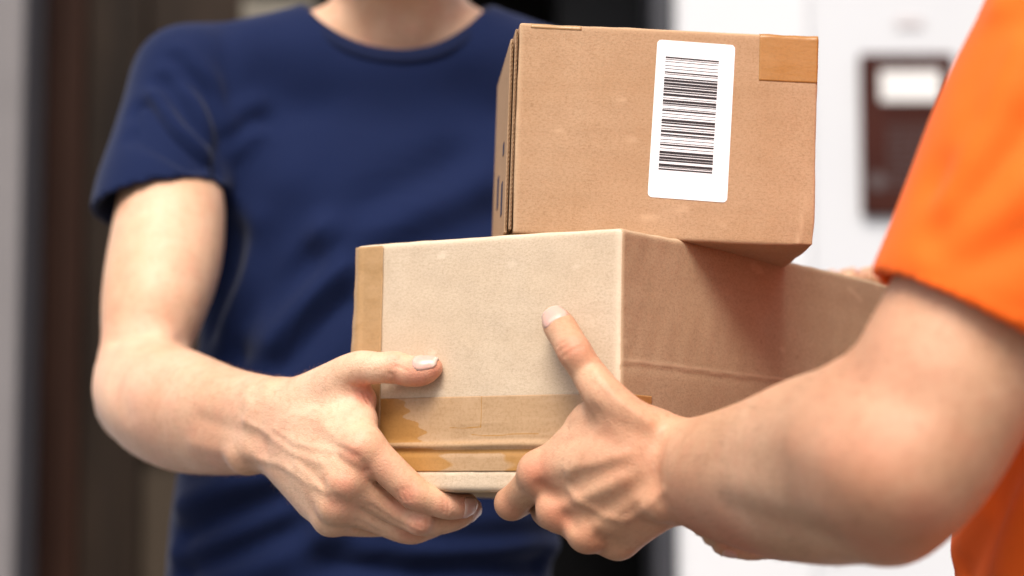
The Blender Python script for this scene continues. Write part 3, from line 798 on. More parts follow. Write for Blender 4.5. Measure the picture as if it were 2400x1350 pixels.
NB = np.array([P(860, 1300, 2.07)[0], 2.06, 0.0])
def navy_body():
    F = Field(axis_steps(-.42, .42, [(-.18, -.012, .00105), (.20, .31, .0030)], .007),
              axis_steps(1.50, 2.32, [(1.54, 1.665, .00105), (1.90, 2.02, .0035)], .007),
              axis_steps(.86, 1.86, [(P(900, 1285, 1.6)[2], P(900, 815, 1.6)[2], .00105), (1.17, 1.24, .0035)], .007))
    # torso, shoulders, neck, head
    F.loft(NAVY_TORSO, 0, .03, grow=-.009)
    sh, shr = P(440, 195, 2.045), P(1425, 225, 2.07)
    F.chain([(sh, .036), (P(760, 120, 2.075), .036)], .03); F.chain([(shr, .036), (P(1100, 120, 2.08), .036)], .03)
    F.chain([(P(935, 70, 2.105), .052), (P(935, -80, 2.080), .055), (P(935, -180, 2.07), .056)], .03)
    for e in (-1, 1):   # neck tendons
        F.cap(P(935 + e * 30, 80, 2.055), P(935 + e * 140, -120, 2.07), .007, .010, .015)
    q = head_parts(F, P(935, -330, 2.055), (0, -1., 0))
    # right arm (image left)
    F.chain(WL([(440, 195, 2.05, 40), (402, 440, 1.995, 42), (386, 568, 1.95, 43.5), (368, 653, 1.92, 42), (352, 730, 1.897, 38.5), (340, 830, 1.878, 34), (326, 905, 1.868, 30)]), .02)
    F.chain(WL([(420, 500, 1.968, 26), (408, 610, 1.918, 29), (394, 700, 1.888, 22)]), .03)             # biceps
    F.chain(WL([(326, 905, 1.868, 29), (352, 935, 1.832, 39), (415, 962, 1.782, 40), (500, 982, 1.727, 34), (575, 992, 1.682, 28), (632, 995, 1.645, 20)]), .025)
    F.chain(WL([(380, 890, 1.835, 26), (455, 930, 1.760, 27), (545, 945, 1.695, 21), (650, 940, 1.637, 15.5)]), .02)     # radial side
    F.chain(WL([(345, 1000, 1.84, 18), (430, 1035, 1.77, 19), (520, 1044, 1.705, 18.5), (580, 1046, 1.668, 17.5), (617, 1046, 1.645, 16)]), .018)  # ulnar side
    F.chain(WL([(268, 962, 1.885, 12), (292, 988, 1.872, 13)]), .02)
    F.ball(P(574, 1074, 1.650), .011, .008)
    # hand
    tipd = lambda px, py, r: onface(px, py, r)
    thumb = WL([(705, 945, 1.625, 17), (775, 902, 1.602, 14.5), (838, 866, 1.586, 12.0), (884, 862, 1.577, 10.4), (930, 864, onface(930, 864, .0128), 10.2),
                (962, 870, onface(962, 870, .0106), 10.2), (990, 869, onface(990, 869, .0095), 9.6), (1010, 862, onface(1010, 862, .0078), 7.6)])
    index = WL([(852, 1046, 1.567, 13.2), (905, 1094, 1.566, 11.6), (972, 1154, 1.566, 10.6), (1008, 1171, 1.5675, 9.6), (1046, 1185, 1.570, 8.9), (1078, 1186, 1.576, 8.3), (1096, 1181, 1.581, 7.0)])
    middle = WL([(815, 1122, 1.570, 12.4), (893, 1174, 1.579, 10.4), (985, 1219, 1.583, 9.9), (1030, 1222, 1.588, 8.8), (1072, 1211, 1.594, 8.3), (1098, 1196, 1.601, 7.3), (1106, 1190, 1.604, 6.6)])
    ring = WL([(790, 1178, 1.577, 12), (872, 1212, 1.588, 9.6), (955, 1243, 1.596, 9.2), (1000, 1236, 1.604, 8.2), (1030, 1224, 1.612, 7.8), (1062, 1204, 1.622, 6.8)])
    pinky = WL([(776, 1216, 1.590, 10.4), (830, 1228, 1.602, 8.4), (890, 1230, 1.612, 8.0), (945, 1224, 1.622, 7.2), (980, 1210, 1.632, 6.2)])
    wr, wu = (662, 948, 1.632), (630, 1040, 1.642)
    palm = [WL([(658, 965, 1.640, 14), (750, 1020, 1.604, 12.5), (835, 1085, 1.578, 11)]), WL([(650, 995, 1.643, 13), (730, 1075, 1.606, 12), (803, 1150, 1.582, 10.5)]), WL([(640, 1030, 1.646, 13), (710, 1115, 1.613, 11), (782, 1198, 1.590, 10)]),
            WL([(*wr, 15.5), (760, 990, 1.595, 13.6), (852, 1046, 1.567, 13.2)]),
            WL([(655, 980, 1.633, 14.5), (740, 1052, 1.596, 12.8), (815, 1122, 1.568, 12.4)]),
            WL([(645, 1010, 1.637, 14), (718, 1098, 1.602, 12), (790, 1178, 1.577, 11.6)]),
            WL([(634, 1046, 1.642, 14), (700, 1130, 1.615, 11.2), (774, 1214, 1.591, 10.2)]),
            WL([(690, 1000, 1.650, 15), (770, 1060, 1.618, 13), (850, 1100, 1.592, 9)]),        # palm side
            WL([(652, 1060, 1.655, 12), (745, 1180, 1.612, 10)]),
            WL([(720, 960, 1.632, 16), (800, 920, 1.604, 13), (850, 935, 1.594, 9)]),            # thenar and web
            WL([(810, 960, 1.592, 10), (848, 985, 1.581, 9.5)])]
    H = build_hand(F, [index, middle, ring, pinky], palm, thumb, kp=.013)
    for c_, r_ in ((W((846, 1055, 1.5635, 11.6))), (W((806, 1132, 1.565, 10.6))), (W((784, 1190, 1.575, 9.6))),
                   W((968, 1158, 1.5655, 9.4)), W((982, 1222, 1.575, 9.2)), W((926, 856, onface(926, 864, .0145), 8.6))):
        H.ball(c_, r_, .004)
    F.merge(H, .006)
    # left arm, hand laid over the far end of the lower box (mostly hidden)
    F.chain(WL([(1425, 225, 2.07, 44), (1560, 520, 2.12, 42), (1690, 800, 2.17, 38), (1730, 850, 2.165, 36), (1830, 815, 2.10, 36), (1960, 770, 2.06, 28)]) + [(LO + (LW - .045) * -E1 + (LL + .085) * E2 + (LH - .045) * -E3, .021)], .02)
    Lc = lambda x, y, z: LO + x * -E1 + y * E2 + z * -E3
    hw = Lc(.10, LL + .060, LH - .045)
    lf = []
    for i in range(4):
        x = LW - .014 - .019 * i; e = (.0, .008, .004, -.010)[i]
        lf.append([(Lc(x, LL + .036, LH - .012), .011), (Lc(x, LL + .008, LH + .009), .009), (Lc(x, LL - .010 - e, LH + .007), .0074), (Lc(x, LL - .030 - e, LH + .0052), .0066)])
    hw = Lc(LW - .045, LL + .085, LH - .045)
    lp = [[(hw, .021), (ch[0][0], .0115)] for ch in lf]
    lt = [(hw, .015), (Lc(LW - .01, LL + .040, LH - .055), .012), (Lc(LW + .006, LL + .016, LH - .075), .0095)]
    H2 = build_hand(F, lf, lp, lt, .002); F.merge(H2, .01)
    V, Q = F.mesh(2)
    vein, crease = 2.6, 1.0
    V = relief(V, Q, [
        ([(575, 985), (590, 996), (629, 1019), (659, 1042), (694, 1065), (752, 1084)], .6, 3.0),
        ([(605, 1075), (656, 1088), (694, 1111), (725, 1134), (771, 1153)], .75, 3.0),
        ([(860, 1107), (898, 1146), (937, 1180), (985, 1208)], -.8, 2.4), ([(868, 1186), (885, 1196), (925, 1223), (985, 1251)], -.5, 2.2), ([(838, 1222), (860, 1232), (895, 1250)], -.5, 2.2),
        ([(644, 1005), (690, 1035), (742, 1050), (800, 1060)], .55, 2.6),
        ([(760, 1000), (800, 1040), (829, 1052)], .5, 3.5),
        ([(694, 1090), (740, 1130), (780, 1170)], .7, 3.0),
        ([(800, 1050), (815, 1058), (838, 1070)], -.9, 3.2), ([(850, 1085), (858, 1100)], -.9, 3.0),
        ([(775, 1098), (790, 1105), (812, 1112)], -.4, 3.5), ([(765, 1150), (780, 1160), (800, 1168)], -.4, 3.5),
        ([(930, 1150), (932, 1162), (938, 1172)], -.5, 1.0), ([(943, 1146), (943, 1160), (950, 1174)], -.45, 1.0), ([(957, 1146), (958, 1160), (962, 1172)], -.45, 1.0), ([(968, 1144), (971, 1158), (972, 1170)], -.4, 1.0),
        ([(968, 1216), (970, 1228), (978, 1238)], -.4, 1.0), ([(980, 1216), (982, 1230), (988, 1238)], -.4, 1.0), ([(1000, 1215), (1003, 1228)], -.35, 1.0),
        ([(1040, 1172), (1042, 1184), (1040, 1200)], -.3, 1.1), ([(1050, 1172), (1052, 1186), (1050, 1202)], -.3, 1.0),
        ([(913, 838), (912, 850), (918, 866)], -.45, 1.0), ([(922, 836), (921, 848), (925, 862)], -.4, .9), ([(938, 836), (942, 848), (938, 862)], -.45, 1.0), ([(930, 858), (945, 864), (955, 870)], -.3, 1.0),
        ([(926, 896), (922, 884), (916, 876)], -.7, 1.6),
        ([(830, 905), (850, 918), (864, 945)], -.9, 1.4), ([(845, 902), (858, 915), (870, 938)], -.7, 1.2), ([(820, 900), (838, 920), (855, 950)], -.5, 1.4),
        ([(268, 800), (300, 788), (350, 784), (400, 795), (430, 803)], -2.6, 6), ([(300, 840), (280, 880), (262, 930)], -.6, 10),
        ([(262, 880), (280, 930), (300, 975)], -.8, 9),
        ([(470, 985), (560, 1010), (620, 1040)], -1.2, 7), ([(450, 1040), (540, 1062), (600, 1066)], .8, 6),
        ([(575, 935), (585, 960), (575, 985)], .7, 5), ([(600, 905), (612, 960), (606, 1010)], -.6, 5),
    ], gain=1.15)
    red = spots(V, Q, [(829, 1063, 8, .55), (806, 1134, 9, .45), (786, 1184, 9, .4), (952, 1161, 9, .6), (983, 1230, 9, .55), (1042, 1190, 7, .4), (1090, 1178, 9, .55), (1100, 1205, 9, .5),
                       (925, 850, 8, .35), (985, 890, 13, .6), (1020, 870, 10, .65), (930, 890, 9, .4), (858, 925, 11, .75), (850, 905, 9, .5), (900, 1110, 12, .25), (960, 1250, 9, .4),
                       (620, 1040, 12, .25), (640, 1000, 14, .2), (930, 1185, 9, .4), (860, 1100, 10, .4), (330, 990, 50, .2), (500, 1080, 40, .25), (300, 780, 40, .15)])
    me = fast_mesh('person', V - NB, Q); add_attr(me, 'red', red)
    o = mkobj('person', me, M_SKIN_A, None, NB)
    tag(o, 'man in navy blue t-shirt at left handing over the parcels', 'person')
    bvh = bvh_of(V, Q)
    nail(bvh, thumb[4][0], thumb[7][0] + .004 * (thumb[7][0] - thumb[6][0]) / np.linalg.norm(thumb[7][0] - thumb[6][0]), camvec(-.05, .70, .70), .0155, .013, o, NB, .80)
    nail(bvh, index[4][0], index[6][0], camvec(.55, -.30, .75), .0115, .011, o, NB, .80)
    nail(bvh, middle[4][0], middle[6][0], camvec(.60, -.35, .70), .0115, .010, o, NB, .78)
    nail(bvh, ring[3][0], ring[5][0], camvec(.5, -.6, .5), .011, .010, o, NB, .78)
    nail(bvh, pinky[3][0], pinky[4][0], camvec(.5, -.6, .5), .009, .008, o, NB, .7)
    for ch in lf: nail(bvh, ch[2][0], ch[3][0], -E3, .011, .010, o, NB, .7)
    nail(bvh, lt[1][0], lt[2][0], E2, .012, .011, o, NB, .75)
    hair_and_eyes(q, o, NB)
    arm_hair(V, Q, o, NB, lambda px, py, d: (px > 300) & (px < 760) & (py > 850) & (py < 1180) & (d < 1.88), 1900, P(300, 930, 1.87), P(800, 1080, 1.57), 5)
    return o
def zc(py, d=2.05): return P(1200, py, d)[2]
def xc(px, d=2.05): return (px - CX) / F_PX * d
NAVY_TORSO = [(xc(835), 2.055, zc(1560), .140, .092), (xc(838), 2.055, zc(1350), .140, .095), (xc(862), 2.05, zc(1150), .143, .095), (xc(890), 2.055, zc(850), .143, .097), (xc(915), 2.07, zc(560), .150, .104),
              (xc(930), 2.08, zc(330), .150, .104), (xc(932), 2.09, zc(180), .120, .085), (xc(932), 2.09, zc(90), .08, .065)]
def navy_shirt(person):
    F = Field(axis_steps(-.44, .42, [], .0034), axis_steps(1.86, 2.30, [], .0034), axis_steps(.84, 1.56, [], .0034))
    st = [list(q) for q in NAVY_TORSO]
    for q, g in zip(st, (.022, .021, .020, .012, .008, .006, .006, .006)): q[3] += g; q[4] += min(g, .014)
    F.loft(st, 0, .03)
    # shoulders and sleeves
    F.chain(WL([(445, 192, 2.045, 45), (760, 128, 2.075, 43)]), .035); F.chain(WL([(1420, 225, 2.07, 45), (1100, 128, 2.08, 43)]), .035)
    F.chain(WL([(560, 330, 2.05, 42), (640, 450, 2.05, 50)]), .04)     # cloth bridging the armpit
    F.chain(WL([(790, 165, 2.062, 47), (935, 172, 2.054, 48), (1080, 165, 2.062, 47)]), .03)
    # sleeves: cut square at the hem and hollow
    def sleeve(ch, c, nrm, hole):
        pts = np.array([q[0] for q in ch]); G = F.sub(pts.min(0) - .11, pts.max(0) + .11)
        G.chain(ch, 0); x, y, z = [a.astype(np.float32) for a in G.ax]
        d = (x[:, None, None] - c[0]) * nrm[0] + (y[None, :, None] - c[1]) * nrm[1] + (z[None, None, :] - c[2]) * nrm[2]
        G.F = np.maximum(G.F, -d).astype(np.float32)
        for (a, ra), (b, rb) in zip(hole[:-1], hole[1:]): G.cap(a, b, ra, rb, 0, carve=True)
        F.merge(G, .018)
    sleeve(WL([(445, 192, 2.045, 46), (414, 300, 2.022, 50), (380, 455, 1.985, 54.5), (368, 540, 1.968, 56)]), P(372, 474, 1.977), camvec(-.20, .94, -.28), WL([(405, 350, 2.010, 45), (366, 560, 1.963, 52.5)]))
    sleeve(WL([(1420, 225, 2.07, 46), (1490, 380, 2.095, 51), (1560, 530, 2.122, 56)]), P(1530, 470, 2.11), camvec(-.22, .95, 0), WL([(1500, 380, 2.095, 46), (1560, 540, 2.12, 52)]))
    # neck opening
    V0, Q0 = F.mesh(1); b0 = bvh_of(V0, Q0)
    apex = P(935, 230, 2.095)
    loop = hits(b0, dense([(722, 2), (745, 48), (790, 84), (840, 104), (900, 118), (960, 121), (1020, 111), (1070, 88), (1112, 50), (1140, 5)], 20))[0]
    for a_ in np.linspace(-1, 1, 9): loop.append(P(935 + 175 * a_, -50 + 45 * a_ * a_, 2.150 - .035 * a_ * a_))
    def polar(p):
        q = p - apex; rho = np.sqrt(q[..., 0] ** 2 + q[..., 1] ** 2); return np.arctan2(q[..., 0], -q[..., 1]), np.arctan2(rho, q[..., 2])
    ph, th = polar(np.array(loop)); o_ = np.argsort(ph); ph, th = ph[o_], th[o_]
    gp = np.linspace(-math.pi, math.pi, 181); gt = np.interp(gp, np.concatenate([ph - 2 * math.pi, ph, ph + 2 * math.pi]), np.tile(th, 3))
    for _ in range(25): gt = (np.roll(gt, 1) + 2 * gt + np.roll(gt, -1)) / 4
    S = F.sl(apex - .02 - np.array([.13, .13, 0]), apex + np.array([.13, .13, .22])); x, y, z = F.grid(S)
    G_ = np.stack(np.meshgrid(x, y, z, indexing='ij'), -1).astype(float); pp, tt = polar(G_)
    d = (tt - np.interp(pp, gp, gt)) * np.linalg.norm(G_ - apex, axis=-1); d = np.where(G_[..., 2] < apex[2] + .01, 1, d)
    F.F[S] = np.maximum(F.F[S], -d).astype(np.float32)
    V, Q = F.mesh(6)
    V = relief(V, Q, [
        ([(409, 142), (484, 222), (520, 338)], -4.5, 9), ([(387, 191), (449, 284), (511, 355)], -5, 8), ([(333, 249), (387, 311), (467, 373), (515, 400)], -5, 9), ([(315, 311), (387, 347), (450, 385)], -3, 8),
        ([(395, 160), (470, 255), (515, 345)], 4, 8), ([(360, 220), (415, 295), (490, 365)], 4, 8), ([(420, 120), (500, 200), (528, 300)], 3, 8),
        ([(529, 60), (533, 178), (529, 289), (534, 380)], -1.6, 9), ([(542, 300), (565, 268), (600, 249)], 3, 9), ([(545, 318), (587, 290), (610, 284)], -3, 9), ([(545, 350), (575, 330), (600, 310)], 4, 8),
        ([(1044, 378), (955, 435), (867, 480)], -2.5, 18), ([(1120, 430), (1030, 480), (900, 540)], 3, 20), ([(1150, 500), (1000, 560), (860, 640)], -3, 18),
        ([(760, 540), (700, 600), (640, 690), (580, 790)], 5, 12), ([(720, 600), (655, 670), (596, 748), (555, 828)], -6, 13), ([(815, 630), (720, 715), (640, 810)], 5, 12), ([(800, 700), (730, 770), (660, 850)], -5, 13), ([(560, 560), (540, 650), (500, 760)], -4, 14), ([(600, 520), (575, 640), (520, 760)], 3, 13),
        ([(437, 1190), (529, 1148), (640, 1125)], 5, 13), ([(437, 1258), (529, 1212), (660, 1160)], -5, 12), ([(415, 1300), (529, 1255), (660, 1205)], 4, 11), ([(430, 1345), (560, 1300), (690, 1235)], -5, 12), ([(470, 1380), (640, 1310), (760, 1260)], 4, 12),
        ([(850, 1281), (1033, 1295), (1180, 1290), (1290, 1272)], 5, 11), ([(850, 1255), (1079, 1262), (1300, 1245)], -4, 10), ([(758, 1330), (987, 1336), (1262, 1318)], -5, 11), ([(900, 1230), (1080, 1235), (1290, 1222)], 3, 9), ([(700, 1290), (800, 1282), (900, 1300)], -3, 12),
        ([(700, 120), (720, 300), (700, 420)], 1.5, 22), ([(1100, 200), (1120, 320), (1060, 420)], -2, 22),
    ], .06, 2.5, 10)
    V = V + (.0009 * smooth_noise(V, 9, 31))[:, None] * normals(V, Q)
    me = fast_mesh('t_shirt', V - NB, Q)
    shirt = mkobj('t_shirt', me, M_NAVY, person)
    # rib collar along the opening
    bvh = bvh_of(V, Q); ringp = []
    for i in range(96):
        a = -math.pi + 2 * math.pi * i / 96; t_ = np.interp(a, gp, gt) + .006 / .09
        dv = np.array([math.sin(t_) * math.sin(a), -math.sin(t_) * math.cos(a), math.cos(t_)])
        h, n, _, _ = b0.ray_cast(Vector(apex), Vector(dv))
        ringp.append((np.array(h), np.array(n)))
    pts = np.array([q[0] for q in ringp]); nn = np.array([q[1] for q in ringp])
    for _ in range(6):
        pts = (pts + np.roll(pts, 1, 0) + np.roll(pts, -1, 0)) / 3; nn = (nn + np.roll(nn, 1, 0) + np.roll(nn, -1, 0)) / 3
    nn /= np.linalg.norm(nn, axis=1)[:, None]
    tan = np.roll(pts, -1, 0) - np.roll(pts, 1, 0); tan /= np.linalg.norm(tan, axis=1)[:, None]; wd = np.cross(nn, tan)
    prof = [(-.0065, -.002), (-.0063, .0012), (-.004, .0024), (.004, .0024), (.0063, .0012), (.0065, -.002)]
    Vv = np.concatenate([pts + a * wd + b * nn for a, b in prof]) - NB; m = len(prof); q = []
    for i in range(96):
        for j in range(m): q.append((j * 96 + i, j * 96 + (i + 1) % 96, ((j + 1) % m) * 96 + (i + 1) % 96, ((j + 1) % m) * 96 + i))
    co = mkobj('collar', fast_mesh('collar', Vv, q), M_NAVY_RIB, shirt)
    bm = bmesh.new(); bm.from_mesh(co.data); bmesh.ops.recalc_face_normals(bm, faces=bm.faces[:]); bm.to_mesh(co.data); bm.free()
navy = navy_body()
navy_shirt(navy)
legs_and_shoes(navy, NB, np.array([NB[0], 2.06, .86]), (0, -1., 0), M_DENIM)

# ================================================================== the man in orange
OB = np.array([.40, 1.44, 0.0])
TY = 1.46
ORANGE_TORSO = [(.398, TY, .70, .150, .100), (.402, TY, .95, .150, .102), (.400, TY, 1.10, .155, .108), (.425, TY, 1.24, .165, .112), (.435, TY, 1.38, .160, .105), (.43, TY, 1.45, .11, .08), (.42, TY, 1.49, .07, .06)]
SHL = P(2600, 0, 1.285)
def sstep(a, b, x):
    t = min(1, max(0, (x - a) / (b - a))); return t * t * (3 - 2 * t)
def WO(l): return [W((x, y, d - .030 * sstep(1270, 1400, x) * (1 - sstep(1640, 1900, x)), r)) for x, y, d, r in l]
def orange_body():
    F = Field(axis_steps(-.04, .62, [(-.012, .118, .00115), (.11, .20, .003)], .007),
              axis_steps(1.14, 2.02, [(1.487, 1.60, .00115), (1.62, 1.72, .003)], .007),
              axis_steps(.86, 1.86, [(P(1400, 1320, 1.5)[2], P(1400, 712, 1.5)[2], .00115)], .007))
    F.loft(ORANGE_TORSO, math.pi / 2, .03, grow=-.009)
    F.chain([(SHL, .044), (np.array([.42, TY - .05, 1.44]), .04)], .03); F.chain([(np.array([.42, TY + .18, 1.38]), .044), (np.array([.42, TY + .05, 1.44]), .04)], .03)
    F.chain([(np.array([.415, TY, 1.45]), .058), (np.array([.40, TY, 1.57]), .056)], .03)
    q = head_parts(F, np.array([.385, TY, 1.665]), (-1., 0, 0))
    # left arm (near the camera)
    F.chain([(SHL, .046)] + WL([(2440, 400, 1.285, 46), (2282, 745, 1.282, 48), (2192, 940, 1.278, 50), (2108, 1078, 1.272, 42)]), .02)
    F.chain(WO([(2108, 1085, 1.272, 40), (2045, 1085, 1.295, 46), (1930, 1095, 1.342, 46), (1800, 1115, 1.402, 39.5), (1700, 1118, 1.452, 32), (1640, 1112, 1.482, 25), (1600, 1106, 1.495, 20)]), .025)
    F.chain(WO([(2000, 1010, 1.305, 34), (1900, 1020, 1.352, 30), (1790, 1050, 1.405, 26), (1690, 1055, 1.46, 20), (1610, 1048, 1.495, 15.5)]), .02)
    F.chain(WO([(2060, 1220, 1.30, 20), (1930, 1215, 1.35, 24), (1800, 1200, 1.41, 22), (1690, 1180, 1.465, 18.5), (1612, 1165, 1.50, 15.5)]), .02)
    F.ball(P(2105, 1210, 1.285), .020, .02); F.ball(P(1545, 1175, 1.456), .012, .010)
    # hand
    thumb = WO([(1535, 1020, 1.500, 16.5), (1475, 985, 1.495, 14.5), (1415, 925, 1.497, 12.6), (1378, 872, 1.504, 10.8), (1347, 825, onface(1347, 825, .0125), 10.4), (1327, 790, onface(1327, 790, .0108), 10.4),
                (1309, 761, onface(1309, 761, .0098), 10.0), (1299, 744, onface(1299, 744, .0078), 7.4)])
    index = WO([(1268, 1108, 1.508, 13.2), (1235, 1145, 1.522, 11.0), (1202, 1178, 1.541, 10.4), (1196, 1186, 1.556, 9.4), (1205, 1188, 1.572, 8.6), (1222, 1184, 1.588, 7.6)])
    middle = WO([(1312, 1192, 1.510, 13.0), (1298, 1202, 1.532, 11.2), (1288, 1204, 1.552, 10.2), (1276, 1200, 1.574, 8.8), (1268, 1192, 1.592, 7.6)])
    ring = WO([(1380, 1244, 1.516, 12.4), (1362, 1236, 1.538, 10.6), (1350, 1222, 1.558, 9.6), (1335, 1205, 1.580, 8.4), (1322, 1196, 1.598, 7.2)])
    pinky = WO([(1452, 1264, 1.528, 11.4), (1432, 1248, 1.548, 9.4), (1415, 1228, 1.565, 8.6), (1395, 1208, 1.583, 7.4), (1380, 1198, 1.597, 6.4)])
    palm = [WO([(1590, 1050, 1.500, 15.5), (1430, 1068, 1.499, 14.2), (1268, 1108, 1.508, 13.2)]),
            WO([(1592, 1080, 1.498, 15.5), (1450, 1128, 1.498, 13.8), (1312, 1192, 1.510, 13)]),
            WO([(1592, 1115, 1.499, 15.5), (1485, 1180, 1.502, 13.4), (1380, 1244, 1.516, 12.4)]),
            WO([(1592, 1158, 1.503, 15.0), (1520, 1210, 1.510, 13.2), (1452, 1264, 1.528, 11.6)]),
            WO([(1560, 1090, 1.520, 16), (1430, 1130, 1.525, 14), (1340, 1160, 1.530, 10)]),
            WO([(1570, 1170, 1.520, 14), (1490, 1225, 1.530, 12)]),
            WO([(1530, 1030, 1.512, 16), (1440, 990, 1.510, 13.5), (1385, 978, 1.513, 10.5), (1362, 988, 1.513, 8)]),
            WO([(1440, 1020, 1.504, 12), (1350, 1030, 1.510, 10.5), (1305, 1070, 1.510, 10)]),
            WO([(1590, 1070, 1.506, 14), (1440, 1098, 1.507, 13), (1300, 1150, 1.516, 11)]),
            WO([(1590, 1100, 1.506, 14), (1470, 1155, 1.508, 13), (1350, 1220, 1.520, 11)]),
            WO([(1590, 1140, 1.508, 14), (1500, 1196, 1.512, 12.5), (1420, 1256, 1.526, 10.5)])]
    H = build_hand(F, [index, middle, ring, pinky], palm, thumb, kp=.009)
    for c_, r_ in (WO([(1262, 1108, 1.5035, 12.4)])[0], WO([(1306, 1196, 1.505, 12)])[0], WO([(1374, 1250, 1.511, 11)])[0], WO([(1448, 1268, 1.523, 10)])[0], WO([(1198, 1180, 1.538, 10.2)])[0], WO([(1345, 822, onface(1345, 822, .0145), 8.8)])[0]):
        H.ball(c_, r_, .005)
    F.merge(H, .007)
    # right arm and hand beneath the lower box, mostly hidden by the left forearm
    F.chain([(np.array([.42, TY + .18, 1.38]), .046), (np.array([.43, 1.76, 1.16]), .042), (P(2140, 1150, 1.76), .038), (P(2010, 1195, 1.735), .032), (P(1900, 1215, 1.715), .022)], .02)
    rf = []
    for i, (y0, dd) in enumerate(((1212, 0), (1232, -.004), (1254, -.010), (1274, -.018))):
        s = 22 * i - 14
        rf.append(WL([(1830 + s * .3, y0 - 4, 1.700 + dd, 11), (1760 + s * .5, y0 + 6, 1.69 + dd, 9.6), (1700 + s, y0 + 10, 1.684 + dd, 8.8), (1640 + s, y0 + 2, 1.682 + dd, 7.6)]))
    rp = [[(P(1900, 1215, 1.715), .020), (ch[0][0], .012)] for ch in rf]
    rt = WL([(1890, 1205, 1.70, 14), (1820, 1196, 1.675, 11), (1770, 1190, 1.66, 9)])
    H2 = build_hand(F, rf, rp, rt, .002); F.merge(H2, .01)
    V, Q = F.mesh(2)
    V = relief(V, Q, [
        ([(1400, 1010), (1374, 1042), (1352, 1080), (1335, 1118)], .7, 3.2),
        ([(1560, 1150), (1530, 1172), (1495, 1206), (1462, 1221), (1413, 1206), (1364, 1178), (1335, 1150)], .8, 3.2),
        ([(1470, 1065), (1400, 1085), (1330, 1100)], .8, 4.0), ([(1460, 1120), (1400, 1150), (1350, 1175)], .8, 4.0), ([(1490, 1170), (1440, 1205), (1400, 1230)], .6, 4.0),
        ([(1440, 1100), (1380, 1125), (1330, 1150)], -.6, 6), ([(1500, 1140), (1440, 1175), (1395, 1205)], -.6, 6),
        ([(1268, 1140), (1290, 1160), (1315, 1165)], -1.6, 5), ([(1330, 1215), (1345, 1230)], -1.4, 5), ([(1405, 1262), (1420, 1268)], -1.2, 5),
        ([(1520, 990), (1440, 930), (1395, 870)], .9, 3.5), ([(1535, 1040), (1470, 1000), (1400, 965)], -1.0, 6),
        ([(1312, 824), (1328, 812), (1352, 800)], -.55, 1.2), ([(1320, 836), (1338, 822), (1362, 812)], -.45, 1.1), ([(1305, 812), (1320, 802), (1342, 792)], -.4, 1.1),
        ([(1690, 1080), (1800, 1090), (1900, 1120)], -1, 16), ([(1860, 1060), (1960, 1080), (2050, 1120)], 1.0, 18), ([(1700, 1190), (1820, 1230), (1950, 1260)], -1.5, 12), ([(2000, 880), (2040, 900), (2120, 950)], -2, 14),
    ], gain=1.35)
    red = spots(V, Q, [(1258, 1115, 13, .7), (1290, 1150, 12, .35), (1308, 1210, 13, .6), (1374, 1262, 12, .35), (1335, 815, 10, .5), (1310, 830, 8, .45), (1190, 1195, 10, .4), (1440, 1040, 25, .22), (1500, 1110, 30, .2),
                       (1345, 905, 8, .5), (2010, 1100, 45, .35), (1890, 1040, 30, .2), (2150, 1215, 22, .55), (2030, 1270, 25, .45), (2060, 880, 50, .25), (1670, 1265, 35, .7), (1730, 1275, 30, .7)])
    me = fast_mesh('person', V - OB, Q); add_attr(me, 'red', red)
    o = mkobj('person', me, M_SKIN_B, None, OB)
    tag(o, 'man in bright orange t-shirt at right receiving the parcels, arm in front', 'person')
    bvh = bvh_of(V, Q)
    nail(bvh, thumb[4][0], thumb[7][0], camvec(-.12, .18, .95), .0165, .014, o, OB, .80)
    for ch in (index, middle, ring, pinky): nail(bvh, ch[-2][0], ch[-1][0], camvec(-.2, -.9, .1), .010, .009, o, OB, .6)
    for ch in rf: nail(bvh, ch[2][0], ch[3][0], camvec(-.1, -.9, .2), .011, .010, o, OB, .7)
    nail(bvh, rt[1][0], rt[2][0], camvec(0, .3, .9), .012, .011, o, OB, .7)
    hair_and_eyes(q, o, OB)
    arm_hair(V, Q, o, OB, lambda px, py, d: (px > 1560) & (px < 2050) & (py > 850) & (py < 1330) & (d < 1.5) & (np.sin(px * 12.9898 + py * 78.2) > -1 + 2 * np.clip((1700 - px) / 140, 0, 1)), 1300, P(2100, 1100, 1.28), P(1500, 1110, 1.48), 6)
    return o
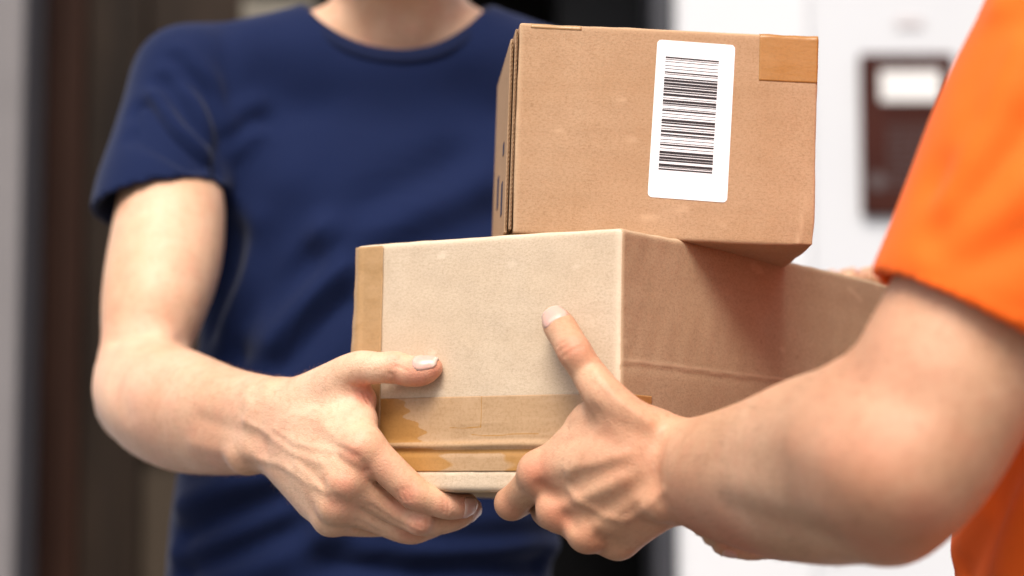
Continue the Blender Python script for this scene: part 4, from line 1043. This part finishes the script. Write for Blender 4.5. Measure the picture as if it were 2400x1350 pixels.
def orange_shirt(person):
    F = Field(axis_steps(.14, .64, [], .0032), axis_steps(1.14, 1.82, [], .0032), axis_steps(.78, 1.56, [], .0032))
    st = [list(q) for q in ORANGE_TORSO]
    for q, g in zip(st, (.030, .028, .022, .012, .008, .006, .006)): q[3] += g; q[4] += g
    st[0][2] = .82
    F.loft(st, math.pi / 2, .03)
    F.chain([(SHL, .054), (np.array([.42, TY - .05, 1.44]), .045)], .035); F.chain([(np.array([.42, TY + .18, 1.38]), .050), (np.array([.42, TY + .05, 1.44]), .045)], .035)
    cu = P(2235, 728, 1.282)
    F.chain([(np.array([.42, TY + .18, 1.38]), .05), (np.array([.42, 1.73, 1.22]), .054)], .02)
    nrm = camvec(.44, .90, -.05)
    ch = [(SHL, .058)] + WL([(2440, 380, 1.285, 63), (2312, 690, 1.282, 61), (2212, 920, 1.280, 61)])
    pts = np.array([q[0] for q in ch]); G = F.sub(pts.min(0) - .11, pts.max(0) + .11); G.chain(ch, 0)
    x, y, z = [a.astype(np.float32) for a in G.ax]
    d = (x[:, None, None] - cu[0]) * nrm[0] + (y[None, :, None] - cu[1]) * nrm[1] + (z[None, None, :] - cu[2]) * nrm[2]
    G.F = np.maximum(G.F, -d).astype(np.float32)
    G.cap(P(2352, 600, 1.284), P(2202, 930, 1.280), .054, .056, 0, carve=True)
    F.merge(G, .02)
    V, Q = F.mesh(8)
    V = relief(V, Q, [
        ([(2400, 120), (2340, 300), (2230, 470)], 5, 12), ([(2330, 80), (2270, 280), (2190, 430)], -4, 12), ([(2400, 300), (2330, 420), (2200, 560)], -5, 12), ([(2400, 430), (2300, 520), (2170, 620)], 4, 12), ([(2400, 560), (2280, 610), (2150, 640)], -3.5, 12),
        ([(2078, 622), (2150, 648), (2250, 682), (2400, 733)], -1.6, 3.5), ([(2340, 30), (2300, 200), (2240, 330)], 4, 12),
        ([(2380, 1080), (2330, 1180), (2260, 1340)], -8, 16), ([(2300, 1200), (2250, 1300)], 6, 14), ([(2395, 1180), (2360, 1340)], 7, 16),
    ], .06, 1.1, 4)
    V = V + (.0012 * smooth_noise(V, 8, 41))[:, None] * normals(V, Q)
    mkobj('t_shirt', fast_mesh('t_shirt', V - OB, Q), M_ORANGE, person)
orange = orange_body()
orange_shirt(orange)
legs_and_shoes(orange, OB, np.array([.40, TY, .86]), (-1., 0, 0), M_DENIM)
